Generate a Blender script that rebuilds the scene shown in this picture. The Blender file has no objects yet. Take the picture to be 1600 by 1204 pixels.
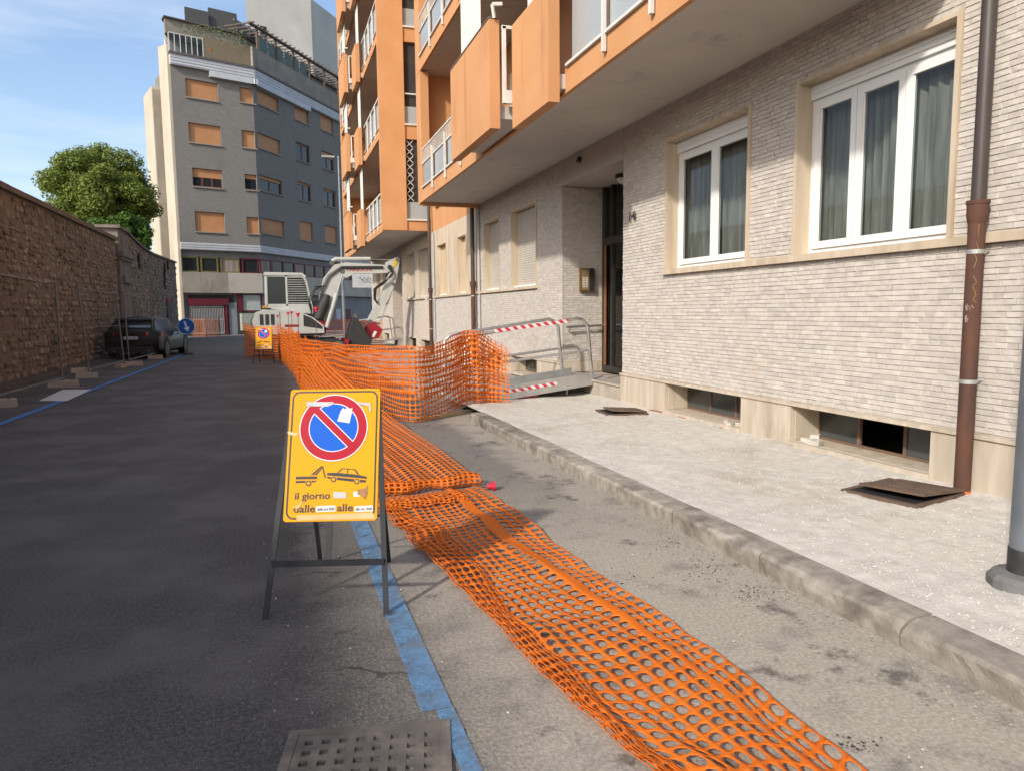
import bpy, bmesh, math, random
from mathutils import Vector, Matrix, noise
random.seed(7)
SC = bpy.context.scene
COL = SC.collection
rad = math.radians

# ------------------------------------------------------------------ camera
FPX, CX, CY, CAMH = 1110.0, 800.0, 602.0, 1.57       # focal length in pixels of the 1600 px wide photograph
YAW, PIT, ROLL = rad(18.37), rad(5.96), rad(0.55)
_f = Vector((math.sin(YAW)*math.cos(PIT), math.cos(YAW)*math.cos(PIT), -math.sin(PIT)))
_r = Vector((math.cos(YAW), -math.sin(YAW), 0)); _u = _r.cross(_f)
CR = math.cos(ROLL)*_r - math.sin(ROLL)*_u
CU = math.sin(ROLL)*_r + math.cos(ROLL)*_u
CF = _f
cam = bpy.data.objects.new('camera', bpy.data.cameras.new('camera')); COL.objects.link(cam)
cam.data.sensor_width = 36; cam.data.lens = 36*FPX/1600; cam.data.clip_end = 2000; cam.data.clip_start = .05
cm = Matrix((CR, CU, -CF)).transposed().to_4x4(); cm.translation = (0, 0, CAMH); cam.matrix_world = cm
SC.camera = cam
def ray(x, y): return CR*(x-CX) - CU*(y-CY) + CF*FPX
C0 = Vector((0, 0, CAMH))
def gz(x, y, z=0.0): d = ray(x, y); return C0 + d*((z-CAMH)/d.z)      # photo pixel -> point on a level plane
def gx(x, y, X): d = ray(x, y); return C0 + d*(X/d.x)
def gy(x, y, Y): d = ray(x, y); return C0 + d*(Y/d.y)
def gpl(x, y, p, n): d = ray(x, y); return C0 + d*((Vector(p)-C0).dot(n)/d.dot(n))

# ------------------------------------------------------------------ sky, sun, exposure
SUND = Vector((1, .73, -.75)).normalized()
W = bpy.data.worlds.new('World'); SC.world = W; W.use_nodes = True
nt = W.node_tree; nt.nodes.clear()
sky = nt.nodes.new('ShaderNodeTexSky'); sky.sky_type = 'NISHITA'; sky.sun_disc = False
sky.sun_elevation = rad(31.2); sky.sun_rotation = rad(233.9); sky.air_density = .95; sky.dust_density = 2.2; sky.ozone_density = 1.3
bg = nt.nodes.new('ShaderNodeBackground'); out = nt.nodes.new('ShaderNodeOutputWorld'); bg.inputs[1].default_value = .15
tc = nt.nodes.new('ShaderNodeTexCoord'); mp = nt.nodes.new('ShaderNodeMapping'); mp.inputs['Scale'].default_value = (1.2, 1.2, 7)
nz = nt.nodes.new('ShaderNodeTexNoise'); nz.inputs['Scale'].default_value = 1.9; nz.inputs['Detail'].default_value = 7; nz.inputs['Roughness'].default_value = .55
rp = nt.nodes.new('ShaderNodeMapRange'); rp.inputs[1].default_value = .42; rp.inputs[2].default_value = .78; rp.inputs[4].default_value = .6
mx = nt.nodes.new('ShaderNodeMix'); mx.data_type = 'RGBA'; mx.inputs[7].default_value = (4.6, 4.8, 5.2, 1)
L = nt.links.new
L(tc.outputs['Generated'], mp.inputs[0]); L(mp.outputs[0], nz.inputs[0]); L(nz.outputs[0], rp.inputs[0]); L(rp.outputs[0], mx.inputs[0])
L(sky.outputs[0], mx.inputs[6]); L(mx.outputs[2], bg.inputs[0]); L(bg.outputs[0], out.inputs[0])
sl = bpy.data.lights.new('sun', 'SUN'); sl.energy = 2.5; sl.angle = rad(2.4); sl.color = (1, .935, .84)
so = bpy.data.objects.new('sun', sl); COL.objects.link(so); so.rotation_euler = SUND.to_track_quat('-Z', 'Y').to_euler()
SC.view_settings.view_transform = 'Standard'; SC.view_settings.look = 'None'; SC.view_settings.exposure = 0.74; SC.view_settings.gamma = 1
SC.render.engine = 'CYCLES'; SC.cycles.max_bounces = 6; SC.cycles.use_denoising = True

# ------------------------------------------------------------------ materials
MATS = {}
def M(name, c, c2=None, scale=5.0, rough=.7, bump=0.0, bscale=60.0, metal=0.0, spec=.4, island=0.0, streak=0.0, stain=None, stain_scale=1.2, stain_lo=.55, coord='Object', stretch=None, bdist=.004, trans=0.0, coat=0.0):
    if name in MATS: return MATS[name]
    m = bpy.data.materials.new(name); m.use_nodes = True; t = m.node_tree; n = t.nodes; K = t.links.new
    b = n['Principled BSDF']; b.inputs['Roughness'].default_value = rough; b.inputs['Metallic'].default_value = metal
    b.inputs['Specular IOR Level'].default_value = spec; b.inputs['Coat Weight'].default_value = coat
    if coord == 'World': src = n.new('ShaderNodeNewGeometry').outputs['Position']
    else: src = n.new('ShaderNodeTexCoord').outputs['Object']
    if stretch:
        q = n.new('ShaderNodeMapping'); q.inputs['Scale'].default_value = stretch; K(src, q.inputs[0]); vec = q.outputs[0]
    else: vec = src
    c2 = c2 or tuple(x*.8 for x in c)
    nz = n.new('ShaderNodeTexNoise'); nz.inputs['Scale'].default_value = scale; nz.inputs['Detail'].default_value = 6; K(vec, nz.inputs[0])
    r = n.new('ShaderNodeMapRange'); r.inputs[1].default_value = .32; r.inputs[2].default_value = .68; K(nz.outputs[0], r.inputs[0])
    mx = n.new('ShaderNodeMix'); mx.data_type = 'RGBA'; mx.inputs[6].default_value = (*c, 1); mx.inputs[7].default_value = (*c2, 1); K(r.outputs[0], mx.inputs[0])
    colr = mx.outputs[2]
    if stain:
        s = n.new('ShaderNodeTexNoise'); s.inputs['Scale'].default_value = stain_scale; s.inputs['Detail'].default_value = 8; s.inputs['Roughness'].default_value = .65
        if streak:
            q = n.new('ShaderNodeMapping'); q.inputs['Scale'].default_value = (1, 1, streak); K(src, q.inputs[0]); K(q.outputs[0], s.inputs[0])
        else: K(src, s.inputs[0])
        r2 = n.new('ShaderNodeMapRange'); r2.inputs[1].default_value = stain_lo; r2.inputs[2].default_value = stain_lo+.2; K(s.outputs[0], r2.inputs[0])
        m2 = n.new('ShaderNodeMix'); m2.data_type = 'RGBA'; m2.inputs[7].default_value = (*stain, 1); K(r2.outputs[0], m2.inputs[0]); K(colr, m2.inputs[6]); colr = m2.outputs[2]
    if island:
        g = n.new('ShaderNodeNewGeometry'); oi = n.new('ShaderNodeObjectInfo')
        ad = n.new('ShaderNodeMath'); ad.operation = 'ADD'; K(g.outputs['Random Per Island'], ad.inputs[0]); K(oi.outputs['Random'], ad.inputs[1])
        fr = n.new('ShaderNodeMath'); fr.operation = 'FRACT'; K(ad.outputs[0], fr.inputs[0])
        mr = n.new('ShaderNodeMapRange'); mr.inputs[3].default_value = 1-island; mr.inputs[4].default_value = 1+island*.6; K(fr.outputs[0], mr.inputs[0])
        m3 = n.new('ShaderNodeMix'); m3.data_type = 'RGBA'; m3.blend_type = 'MULTIPLY'; m3.inputs[0].default_value = 1; K(colr, m3.inputs[6]); K(mr.outputs[0], m3.inputs[7]); colr = m3.outputs[2]
    K(colr, b.inputs['Base Color'])
    if bump:
        z = n.new('ShaderNodeTexNoise'); z.inputs['Scale'].default_value = bscale; z.inputs['Detail'].default_value = 5; K(vec, z.inputs[0])
        bp = n.new('ShaderNodeBump'); bp.inputs['Strength'].default_value = bump; bp.inputs['Distance'].default_value = bdist
        K(z.outputs[0], bp.inputs['Height']); K(bp.outputs[0], b.inputs['Normal'])
    if trans:
        tr = n.new('ShaderNodeBsdfTranslucent'); K(colr, tr.inputs[0]); ms = n.new('ShaderNodeMixShader'); ms.inputs[0].default_value = trans
        K(b.outputs[0], ms.inputs[1]); K(tr.outputs[0], ms.inputs[2]); K(ms.outputs[0], n['Material Output'].inputs[0])
    MATS[name] = m; return m
def glass(name, tint=(.8, .85, .85), rough=.02, see=.6, dark=(.02, .025, .03)):
    if name in MATS: return MATS[name]
    m = bpy.data.materials.new(name); m.use_nodes = True; t = m.node_tree; n = t.nodes; K = t.links.new
    g = n.new('ShaderNodeBsdfGlossy'); g.inputs['Roughness'].default_value = rough
    tr = n.new('ShaderNodeBsdfTransparent'); tr.inputs[0].default_value = (*tint, 1)
    df = n.new('ShaderNodeBsdfDiffuse'); df.inputs[0].default_value = (*dark, 1)
    a = n.new('ShaderNodeMixShader'); a.inputs[0].default_value = see; K(df.outputs[0], a.inputs[1]); K(tr.outputs[0], a.inputs[2])
    fr = n.new('ShaderNodeFresnel'); fr.inputs[0].default_value = 1.5
    b = n.new('ShaderNodeMixShader'); ge = n.new('ShaderNodeNewGeometry'); iv = n.new('ShaderNodeMath'); iv.operation = 'SUBTRACT'; iv.inputs[0].default_value = 1; K(ge.outputs['Backfacing'], iv.inputs[1]); mu = n.new('ShaderNodeMath'); mu.operation = 'MULTIPLY'; K(fr.outputs[0], mu.inputs[0]); K(iv.outputs[0], mu.inputs[1])
    K(mu.outputs[0], b.inputs[0]); K(a.outputs[0], b.inputs[1]); K(g.outputs[0], b.inputs[2])
    K(b.outputs[0], n['Material Output'].inputs[0]); n.remove(n['Principled BSDF']); MATS[name] = m; return m

# ------------------------------------------------------------------ mesh helpers
ORG = {}
class MB:
    def __init__(s): s.v = []; s.f = []
    def face(s, pts):
        i = len(s.v); s.v += [Vector(p) for p in pts]; s.f.append(list(range(i, i+len(pts)))); return s
    def hexa(s, b, t):
        i = len(s.v); n = len(b); s.v += [Vector(p) for p in b] + [Vector(p) for p in t]
        s.f.append([i+k for k in range(n)][::-1]); s.f.append([i+n+k for k in range(n)])
        for k in range(n): s.f.append([i+k, i+(k+1) % n, i+n+(k+1) % n, i+n+k])
        return s
    def box(s, x0, x1, y0, y1, z0, z1):
        return s.hexa([(x0, y0, z0), (x1, y0, z0), (x1, y1, z0), (x0, y1, z0)], [(x0, y0, z1), (x1, y0, z1), (x1, y1, z1), (x0, y1, z1)])
    def tube(s, pts, r, n=8, cap=True):
        pts = [Vector(p) for p in pts]; rs = r if isinstance(r, (list, tuple)) else [r]*len(pts); base = len(s.v); prev = None
        for k, p in enumerate(pts):
            if k == 0: d = pts[1]-p
            elif k == len(pts)-1: d = p-pts[k-1]
            else: d = (pts[k+1]-p).normalized() + (p-pts[k-1]).normalized()
            d.normalize(); a = Vector((0, 0, 1)) if abs(d.z) < .95 else Vector((1, 0, 0))
            if prev is not None: a = prev
            x = d.cross(a).normalized(); y = x.cross(d).normalized(); prev = y
            for j in range(n): an = 2*math.pi*j/n; s.v.append(p + (x*math.cos(an)+y*math.sin(an))*rs[k])
        for k in range(len(pts)-1):
            for j in range(n):
                a, b = base+k*n+j, base+k*n+(j+1) % n; s.f.append([a, b, b+n, a+n])
        if cap: s.f.append([base+j for j in range(n)][::-1]); s.f.append([base+(len(pts)-1)*n+j for j in range(n)])
        return s
    def bar(s, p, q, w, h, up=(0, 0, 1)):
        p, q = Vector(p), Vector(q); d = (q-p).normalized(); up = Vector(up)
        if abs(d.dot(up)) > .98: up = Vector((0, 1, 0))
        x = d.cross(up).normalized()*w/2; y = x.cross(d).normalized()*h/2
        return s.hexa([p-x-y, p+x-y, p+x+y, p-x+y], [q-x-y, q+x-y, q+x+y, q-x+y])
    def prism(s, poly, a, b):          # poly: list of 2-D; a, b: functions 2-D -> 3-D
        return s.hexa([a(p) for p in poly], [b(p) for p in poly])
    def build(s, name, mat, parent=None, smooth=False, world=True):
        me = bpy.data.meshes.new(name); o = bpy.data.objects.new(name, me); COL.objects.link(o)
        if parent is not None:
            o.parent = parent; org = ORG.get(parent.name, Vector()); ORG[o.name] = org
            if world and org.length: s.v = [p-org for p in s.v]
        me.from_pydata([tuple(p) for p in s.v], [], s.f)
        bm = bmesh.new(); bm.from_mesh(me); bmesh.ops.recalc_face_normals(bm, faces=bm.faces); bm.to_mesh(me); bm.free()
        if smooth:
            for p in me.polygons: p.use_smooth = True
            try: me.set_sharp_from_angle(angle=rad(40))
            except Exception: pass
        me.materials.append(mat); return o
def tag(o, label=None, cat=None, group=None, kind=None):
    if label: o['label'] = label
    if cat: o['category'] = cat
    if group: o['group'] = group
    if kind: o['kind'] = kind
    return o
def thing(name, loc=(0, 0, 0), rz=0.0, label=None, cat=None, group=None, kind=None):
    o = bpy.data.objects.new(name, None); COL.objects.link(o); o.location = loc; o.rotation_euler = (0, 0, rz); o.empty_display_size = .2
    ORG[o.name] = Vector(loc); return tag(o, label, cat, group, kind)
def local(name, loc, rz=0.0, **k):    # a thing whose parts are given in its own coordinates
    o = thing(name, loc, rz, **k); ORG[o.name] = Vector(); return o
def copy_tree(o, parent=None):
    c = o.copy(); COL.objects.link(c); c.parent = parent
    for ch in list(o.children): copy_tree(ch, c)
    return c
def box(name, mat, parent, *a, **k): return MB().box(*a).build(name, mat, parent, **k)
def rnd(a, b): return random.uniform(a, b)
def text_mesh(s, size, spacing=1.0):
    cu = bpy.data.curves.new('txt', 'FONT'); cu.body = s; cu.size = size; cu.space_character = spacing; cu.offset = size*.022; cu.resolution_u = 3
    o = bpy.data.objects.new('txt', cu); COL.objects.link(o); dg = bpy.context.evaluated_depsgraph_get(); dg.update()
    me = bpy.data.meshes.new_from_object(o.evaluated_get(dg)); bpy.data.objects.remove(o); bpy.data.curves.remove(cu); return me
def lettering(name, s, size, mat, parent, mtx, width=None):
    me = text_mesh(s, size); xs = [v.co.x for v in me.vertices]; k = 1.0
    if width and xs: k = width/(max(xs)-min(xs))
    x0 = min(xs)
    for v in me.vertices: v.co.x = (v.co.x-x0)*k
    me.transform(mtx); me.materials.clear(); me.materials.append(mat); o = bpy.data.objects.new(name, me); COL.objects.link(o); o.parent = parent; return o
# ------------------------------------------------------------------ ground, road, pavement, kerb
def ground_material():
    m = bpy.data.materials.new('road asphalt'); m.use_nodes = True; t = m.node_tree; n = t.nodes; K = t.links.new; b = n['Principled BSDF']
    g = n.new('ShaderNodeNewGeometry'); sx = n.new('ShaderNodeSeparateXYZ'); K(g.outputs['Position'], sx.inputs[0])
    def noise_(sc, det=6, rough=.6):
        z = n.new('ShaderNodeTexNoise'); z.inputs['Scale'].default_value = sc; z.inputs['Detail'].default_value = det; z.inputs['Roughness'].default_value = rough; K(g.outputs['Position'], z.inputs[0]); return z.outputs[0]
    def mr(src, a, b_, c=0., d=1.):
        z = n.new('ShaderNodeMapRange'); z.interpolation_type = 'SMOOTHSTEP'
        for i, v in ((1, a), (2, b_), (3, c), (4, d)): z.inputs[i].default_value = v
        K(src, z.inputs[0]); return z.outputs[0]
    def math_(op, a, b_):
        z = n.new('ShaderNodeMath'); z.operation = op
        for i, v in ((0, a), (1, b_)):
            if isinstance(v, (int, float)): z.inputs[i].default_value = v
            else: K(v, z.inputs[i])
        return z.outputs[0]
    def mix(f, a, b_):
        z = n.new('ShaderNodeMix'); z.data_type = 'RGBA'
        if isinstance(f, (int, float)): z.inputs[0].default_value = f
        else: K(f, z.inputs[0])
        for i, v in ((6, a), (7, b_)):
            if isinstance(v, tuple): z.inputs[i].default_value = (*v, 1)
            else: K(v, z.inputs[i])
        return z.outputs[2]
    X, Y = sx.outputs[0], sx.outputs[1]
    big, mid, fine, chip = noise_(.7), noise_(3.2, 8), noise_(55, 4), noise_(160, 2)
    xw = math_('ADD', X, math_('ADD', math_('MULTIPLY', math_('SUBTRACT', mid, .5), .75), math_('MULTIPLY', math_('SUBTRACT', noise_(14, 6, .7), .5), .25)))
    new = mix(mr(fine, .35, .7), (.044, .042, .040), (.098, .093, .087))
    new = mix(mr(noise_(1.1, 8), .40, .64, 0, .75), new, (.115, .108, .100))
    new = mix(mr(chip, .60, .70, 0, .85), new, (.26, .25, .235))
    old = mix(mr(fine, .3, .72), (.085, .079, .071), (.175, .163, .147))
    old = mix(mr(chip, .56, .68, 0, .75), old, (.40, .375, .34))
    vo = n.new('ShaderNodeTexVoronoi'); vo.feature = 'DISTANCE_TO_EDGE'; vo.inputs['Scale'].default_value = .9; vadd = n.new('ShaderNodeVectorMath'); vsc = n.new('ShaderNodeVectorMath'); vsc.operation = 'SCALE'; vsc.inputs['Scale'].default_value = .35; nzc = n.new('ShaderNodeTexNoise'); nzc.inputs['Scale'].default_value = 5; nzc.inputs['Detail'].default_value = 6; K(g.outputs['Position'], nzc.inputs[0]); K(nzc.outputs['Color'], vsc.inputs[0]); K(g.outputs['Position'], vadd.inputs[0]); K(vsc.outputs[0], vadd.inputs[1]); K(vadd.outputs[0], vo.inputs['Vector'])
    crack = math_('MULTIPLY', mr(vo.outputs['Distance'], .004, .014, 1, 0), mr(noise_(.9, 3), .46, .56))
    old = mix(math_('MULTIPLY', crack, .8), old, (.035, .032, .03))
    dustc = mix(mr(fine, .3, .75), (.29, .258, .212), (.44, .395, .33))
    # grey asphalt of the parking strip, dusty towards the kerb
    near = mr(Y, 3.4, 7.0, 1, .16)
    dust = math_('MULTIPLY', mr(math_('ADD', xw, math_('MULTIPLY', math_('SUBTRACT', big, .5), 1.3)), .2, 1.15), near)
    kerbdust = mr(xw, 2.05, 2.5)
    dust = math_('MAXIMUM', dust, math_('MULTIPLY', kerbdust, .85))
    dust = math_('MULTIPLY', dust, mr(mid, .28, .5, .45, 1))
    far = mr(Y, 11, 15, 1, 0)
    strip = math_('MULTIPLY', mr(xw, .02, .30), far)
    farold = math_('MULTIPLY', mr(Y, 27, 34), .8)
    col = mix(math_('MAXIMUM', strip, farold), new, old); col = mix(math_('MULTIPLY', dust, far), col, dustc)
    # pale scuffs and dark oil marks of their own shape
    scf = n.new('ShaderNodeTexNoise'); mpp = n.new('ShaderNodeMapping'); mpp.inputs['Scale'].default_value = (5, 1.1, 1); mpp.inputs['Rotation'].default_value = (0, 0, 1.1); K(g.outputs['Position'], mpp.inputs[0]); K(mpp.outputs[0], scf.inputs[0]); scf.inputs['Scale'].default_value = 6.5; scf.inputs['Detail'].default_value = 9
    xz = math_('MULTIPLY', mr(X, -.9, .3), mr(X, 3.2, 2.2))
    col = mix(math_('MULTIPLY', mr(scf.outputs[0], .60, .80, 0, .12), xz), col, (.36, .34, .31))
    col = mix(math_('MULTIPLY', mr(noise_(2.3, 9, .7), .56, .66, 0, .75), mr(X, .2, .9)), col, (.06, .055, .05))
    # wheel tracks of the lane, slightly paler and smoother
    wt = math_('MULTIPLY', mr(math_('ABSOLUTE', math_('SUBTRACT', X, -1.2), 0), .5, .1), .14)
    col = mix(wt, col, (.10, .10, .098))
    K(col, b.inputs['Base Color']); b.inputs['Roughness'].default_value = .82; b.inputs['Specular IOR Level'].default_value = .3
    h = math_('ADD', math_('MULTIPLY', fine, 1.0), math_('MULTIPLY', chip, .6))
    bp = n.new('ShaderNodeBump'); bp.inputs['Strength'].default_value = .7; bp.inputs['Distance'].default_value = .006; K(h, bp.inputs['Height']); K(bp.outputs[0], b.inputs['Normal'])
    return m
ROAD = ground_material()
g = MB(); g.face([(-600, -60, -.02), (600, -60, -.02), (600, 900, -.02), (-600, 900, -.02)]); tag(g.build('ground', M('far ground', (.10, .095, .085), (.07, .066, .06), scale=.3)), kind='structure')
g = MB()                               # the carriageway, slightly uneven
ys = [-8 + i*.5 for i in range(60)] + [22 + i*3 for i in range(18)]; xs = [-6.4, -5.2, -4, -3, -2, -1, 0, .5, 1, 1.5, 2, 2.4, 2.8, 4, 6, 9, 14, 22, 34]
for y in ys:
    for x in xs: g.v.append(Vector((x, y, .006*noise.noise(Vector((x*.8, y*.5, 0))) if x < 2.5 else 0)))
nx = len(xs)
for j in range(len(ys)-1):
    for i in range(nx-1): g.f.append([j*nx+i, j*nx+i+1, (j+1)*nx+i+1, (j+1)*nx+i])
tag(g.build('road', ROAD, smooth=True), kind='structure')

def paint_mat(name, c, hold, under=None):
    m = bpy.data.materials.new(name); m.use_nodes = True; t = m.node_tree; n = t.nodes; K = t.links.new; b = n['Principled BSDF']
    ge = n.new('ShaderNodeNewGeometry'); z = n.new('ShaderNodeTexNoise'); z.inputs['Scale'].default_value = 7; z.inputs['Detail'].default_value = 10; z.inputs['Roughness'].default_value = .75
    mp = n.new('ShaderNodeMapping'); mp.inputs['Scale'].default_value = (1, 1, 1); K(ge.outputs['Position'], mp.inputs[0]); K(mp.outputs[0], z.inputs[0])
    r = n.new('ShaderNodeMapRange'); r.inputs[1].default_value = hold; r.inputs[2].default_value = hold+.30; K(z.outputs[0], r.inputs[0])
    z2 = n.new('ShaderNodeTexNoise'); z2.inputs['Scale'].default_value = 140; K(ge.outputs['Position'], z2.inputs[0])
    r2 = n.new('ShaderNodeMapRange'); r2.inputs[1].default_value = .48; r2.inputs[2].default_value = .70; r2.inputs[4].default_value = .7; K(z2.outputs[0], r2.inputs[0])
    mxm = n.new('ShaderNodeMath'); mxm.operation = 'MAXIMUM'; K(r.outputs[0], mxm.inputs[0]); K(r2.outputs[0], mxm.inputs[1])
    b.inputs['Base Color'].default_value = (*c, 1); b.inputs['Roughness'].default_value = .75
    tr = n.new('ShaderNodeBsdfTransparent'); ms = n.new('ShaderNodeMixShader'); K(mxm.outputs[0], ms.inputs[0]); K(b.outputs[0], ms.inputs[1]); K(tr.outputs[0], ms.inputs[2]); K(ms.outputs[0], n['Material Output'].inputs[0])
    return m
def stripe(name, mat, a, b, w, z=.012):
    g = MB(); a, b = Vector((*a, z)), Vector((*b, z)); d = (b-a).normalized(); s = Vector((d.y, -d.x, 0))*w/2; n = max(2, int((b-a).length))
    for i in range(n): p = a.lerp(b, i/n); q = a.lerp(b, (i+1)/n); g.face([p-s, p+s, q+s, q-s])
    return tag(g.build(name, mat), kind='structure')
BLUE = paint_mat('worn blue road paint', (.13, .27, .45), .40); BLUE2 = paint_mat('blue road paint', (.05, .19, .46), .68); WHT = paint_mat('white road paint', (.62, .61, .58), .66)
stripe('parking_line', BLUE, (.545, 2.62), (.53, 9.5), .125); stripe('parking_line', BLUE, (.58, 1.0), (.575, 2.615), .07)
stripe('parking_line', BLUE2, (-4.1, 7), (-3.86, 12), .13); stripe('parking_line', BLUE2, (-3.86, 12), (-3.72, 16.9), .13); stripe('parking_line', BLUE2, (-3.72, 16.9), (-3.40, 30), .13)
g = MB(); g.face([gz(60, 627) + Vector((0, 0, .014)), gz(105, 627) + Vector((0, 0, .014)), gz(143, 609) + Vector((0, 0, .014)), gz(98, 609.5) + Vector((0, 0, .014))]); tag(g.build('bay_marking', WHT), kind='structure')

# kerb
KX = lambda y: 2.72 - .0125*y
KST = M('kerb stone', (.35, .31, .26), (.21, .185, .155), scale=11, rough=.9, bump=1.0, bscale=95, island=.22, stain=(.11, .095, .08), stain_scale=3.0, stain_lo=.50, coord='World')
kerb = tag(thing('kerb', (2.65, 2, 0)), kind='structure')
y = -1.6; k = 0
while y < 9.7:
    L_ = rnd(.92, 1.1); L_ = min(L_, 9.75-y) if y+L_ > 9.5 else L_
    g = MB(); dz = rnd(-.004, .006); n = 18; rows = []
    for i in range(n+1):
        yy = y + .006 + (L_-.012)*i/n; x0 = KX(yy); j = lambda a: rnd(-a, a)
        e = 1.0 if not (4 < i < 7 and k % 3 == 1) else 1.0
        chipx = max(0, noise.noise(Vector((yy*2.3, 7, 1)))-.12)*.075 + (.03*max(0, 1-abs(i-10)/4) if k == 4 else 0)
        rows.append([(x0+.012, yy, -.03), (x0+.004+j(.004), yy, .06), (x0+j(.004)+chipx*.4, yy, .108+dz-chipx*.6), (x0+.018+j(.005)+chipx, yy, .128+dz+j(.003)-chipx*.35), (x0+.10, yy, .132+dz+j(.003)), (x0+.205, yy, .130+dz), (x0+.205, yy, -.03)])
    m_ = len(rows[0])
    for r_ in rows: g.v += [Vector(p) for p in r_]
    for i in range(n):
        for q in range(m_-1): g.f.append([i*m_+q, i*m_+q+1, (i+1)*m_+q+1, (i+1)*m_+q])
    g.f.append(list(range(m_))); g.f.append([n*m_+q for q in range(m_)]); g.build('kerb_stone', KST, kerb, smooth=False)
    y += L_; k += 1
# pavement bed of pale crushed stone
def gravel_h(x, y):
    v = Vector((x, y, 0)); h = .128 + .016*noise.noise(v*1.3) + .011*noise.noise(v*4.1) + .006*noise.noise(v*13) + .004*noise.noise(v*31)
    d = x-KX(y)
    if d < .32: h = min(h, .122 + (h-.122)*max(0, (d-.17)/.15))
    if x > 4.85: h += .02*(x-4.85)/.3
    return h
GRV = M('crushed stone', (.56, .525, .47), (.46, .425, .375), scale=9, rough=.95, bump=.6, bscale=55, stain=(.36, .31, .245), stain_scale=.9, stain_lo=.53, coord='World', bdist=.01)
g = MB(); ny, nx = 330, 120
for j in range(ny+1):
    y = -1.5 + 14.0*j/ny
    for i in range(nx+1): x = KX(y)+.19 + (5.30-KX(y)-.19)*i/nx; g.v.append(Vector((x, y, gravel_h(x, y))))
for j in range(ny):
    for i in range(nx): a = j*(nx+1)+i; g.f.append([a, a+1, a+nx+2, a+nx+1])
tag(g.build('pavement', GRV, smooth=True), kind='structure')
tag(box('pavement', M('far pavement', (.33, .31, .28), (.26, .24, .22), scale=2, rough=.9, bump=.3), None, 2.5, 5.3, 12.5, 60, -.02, .12), kind='structure')
# loose stones: crushed stone on the pavement, grit along the kerb foot
STN = M('loose stone', (.54, .505, .45), (.44, .41, .36), scale=20, rough=.9, island=.16)
def pebbles(name, n, place, s0, s1, mat):
    g = MB()
    for _ in range(n):
        p = place()
        if p is None: continue
        s = s0*(s1/s0)**(random.random()**2.2); a = rnd(0, 6.3); q = [Vector((math.cos(a+i*1.57)*s*rnd(.6, 1), math.sin(a+i*1.57)*s*rnd(.6, 1), rnd(-.15, .2)*s)) for i in range(4)]
        i0 = len(g.v); c = Vector(p); g.v += [c+x for x in q] + [c+Vector((rnd(-.3, .3)*s, rnd(-.3, .3)*s, s*rnd(.4, .7)))]
        g.f += [[i0+i, i0+(i+1) % 4, i0+4] for i in range(4)]
    return tag(g.build(name, mat), kind='stuff')
def pl1():
    y = 2.0 + 9.5*random.random()**1.4; x = rnd(KX(y)+.24, 5.12); return (x, y, gravel_h(x, y)+.001)
tag(pebbles('gravel', 24000, pl1, .003, .014, STN), 'pale crushed stone spread over the dug up pavement', 'gravel')
def pl2():
    y = rnd(1.4, 9); x = KX(y) - abs(random.gauss(0, .16)) - .005; return (x, y, .004)
tag(pebbles('grit', 2600, pl2, .003, .011, M('grit', (.36, .32, .27), (.22, .2, .17), scale=30, island=.4)), 'loose sandy grit along the foot of the kerb', 'grit')
def pl3(): return (rnd(-.2, 2.5), 1.4+6*random.random()**1.5, .005)
tag(pebbles('road_chippings', 420, pl3, .003, .010, STN), 'scattered pale stone chippings on the dusty asphalt', 'chippings')
# ------------------------------------------------------------------ apartment building on the right
FX = 5.15
ORANGE = M('orange render', (.52, .265, .12), (.46, .225, .095), scale=1.3, rough=.85, bump=.25, bscale=90, stain=(.33, .155, .075), stain_scale=2.2, stain_lo=.60, streak=.13, coord='World')
PLAST = M('pale plaster', (.50, .455, .41), (.43, .39, .35), scale=.8, rough=.9, bump=.15, bscale=30, stain=(.27, .24, .215), stain_scale=1.5, stain_lo=.58, coord='World')
TRAV = M('travertine', (.56, .47, .36), (.41, .33, .235), scale=2.2, rough=.6, bump=.25, bscale=25, stretch=(3, 3, .35), stain=(.26, .21, .15), stain_scale=2.1, stain_lo=.60, streak=.25, coord='World')
PLINTH = M('plinth travertine', (.53, .46, .37), (.40, .34, .26), scale=3, rough=.7, bump=.25, bscale=30, stretch=(3, 3, .4), stain=(.27, .22, .16), stain_scale=2.6, stain_lo=.56, streak=.2, coord='World')
BRK = M('split face brick', (.53, .485, .435), (.45, .41, .365), scale=14, rough=.85, bump=.55, bscale=70, island=.11, stain=(.42, .35, .27), stain_scale=1.1, stain_lo=.60, coord='World', bdist=.006)
MORT = M('joint', (.50, .45, .39), (.42, .375, .325), scale=30, rough=.95, coord='World')
WPVC = M('white window frame', (.74, .74, .72), (.70, .70, .68), scale=2, rough=.35, coord='World')
WMET = M('white painted metal', (.62, .61, .57), (.52, .50, .46), scale=6, rough=.5, stain=(.35, .25, .17), stain_scale=4, stain_lo=.68, coord='World')
SHUT = M('roller shutter slat', (.46, .42, .36), (.40, .365, .31), scale=5, rough=.55, coord='World')
DARK = M('dark interior', (.045, .04, .036), (.03, .027, .025), scale=2, rough=.9)
GLS = glass('window glass', (.86, .89, .88), .015, .93, (.03, .035, .035))
FROST = M('frosted glass pane', (.33, .35, .355), (.27, .29, .30), scale=.7, rough=.22, spec=.7, coord='World')
BRONZE = M('bronze door frame', (.055, .048, .042), (.04, .035, .03), scale=8, rough=.4, metal=.4, coord='World')
apt = thing('apartment_building', (FX, 11, 0), label='orange rendered apartment block with pale brick ground floor and overhanging balconies', cat='building')

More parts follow.
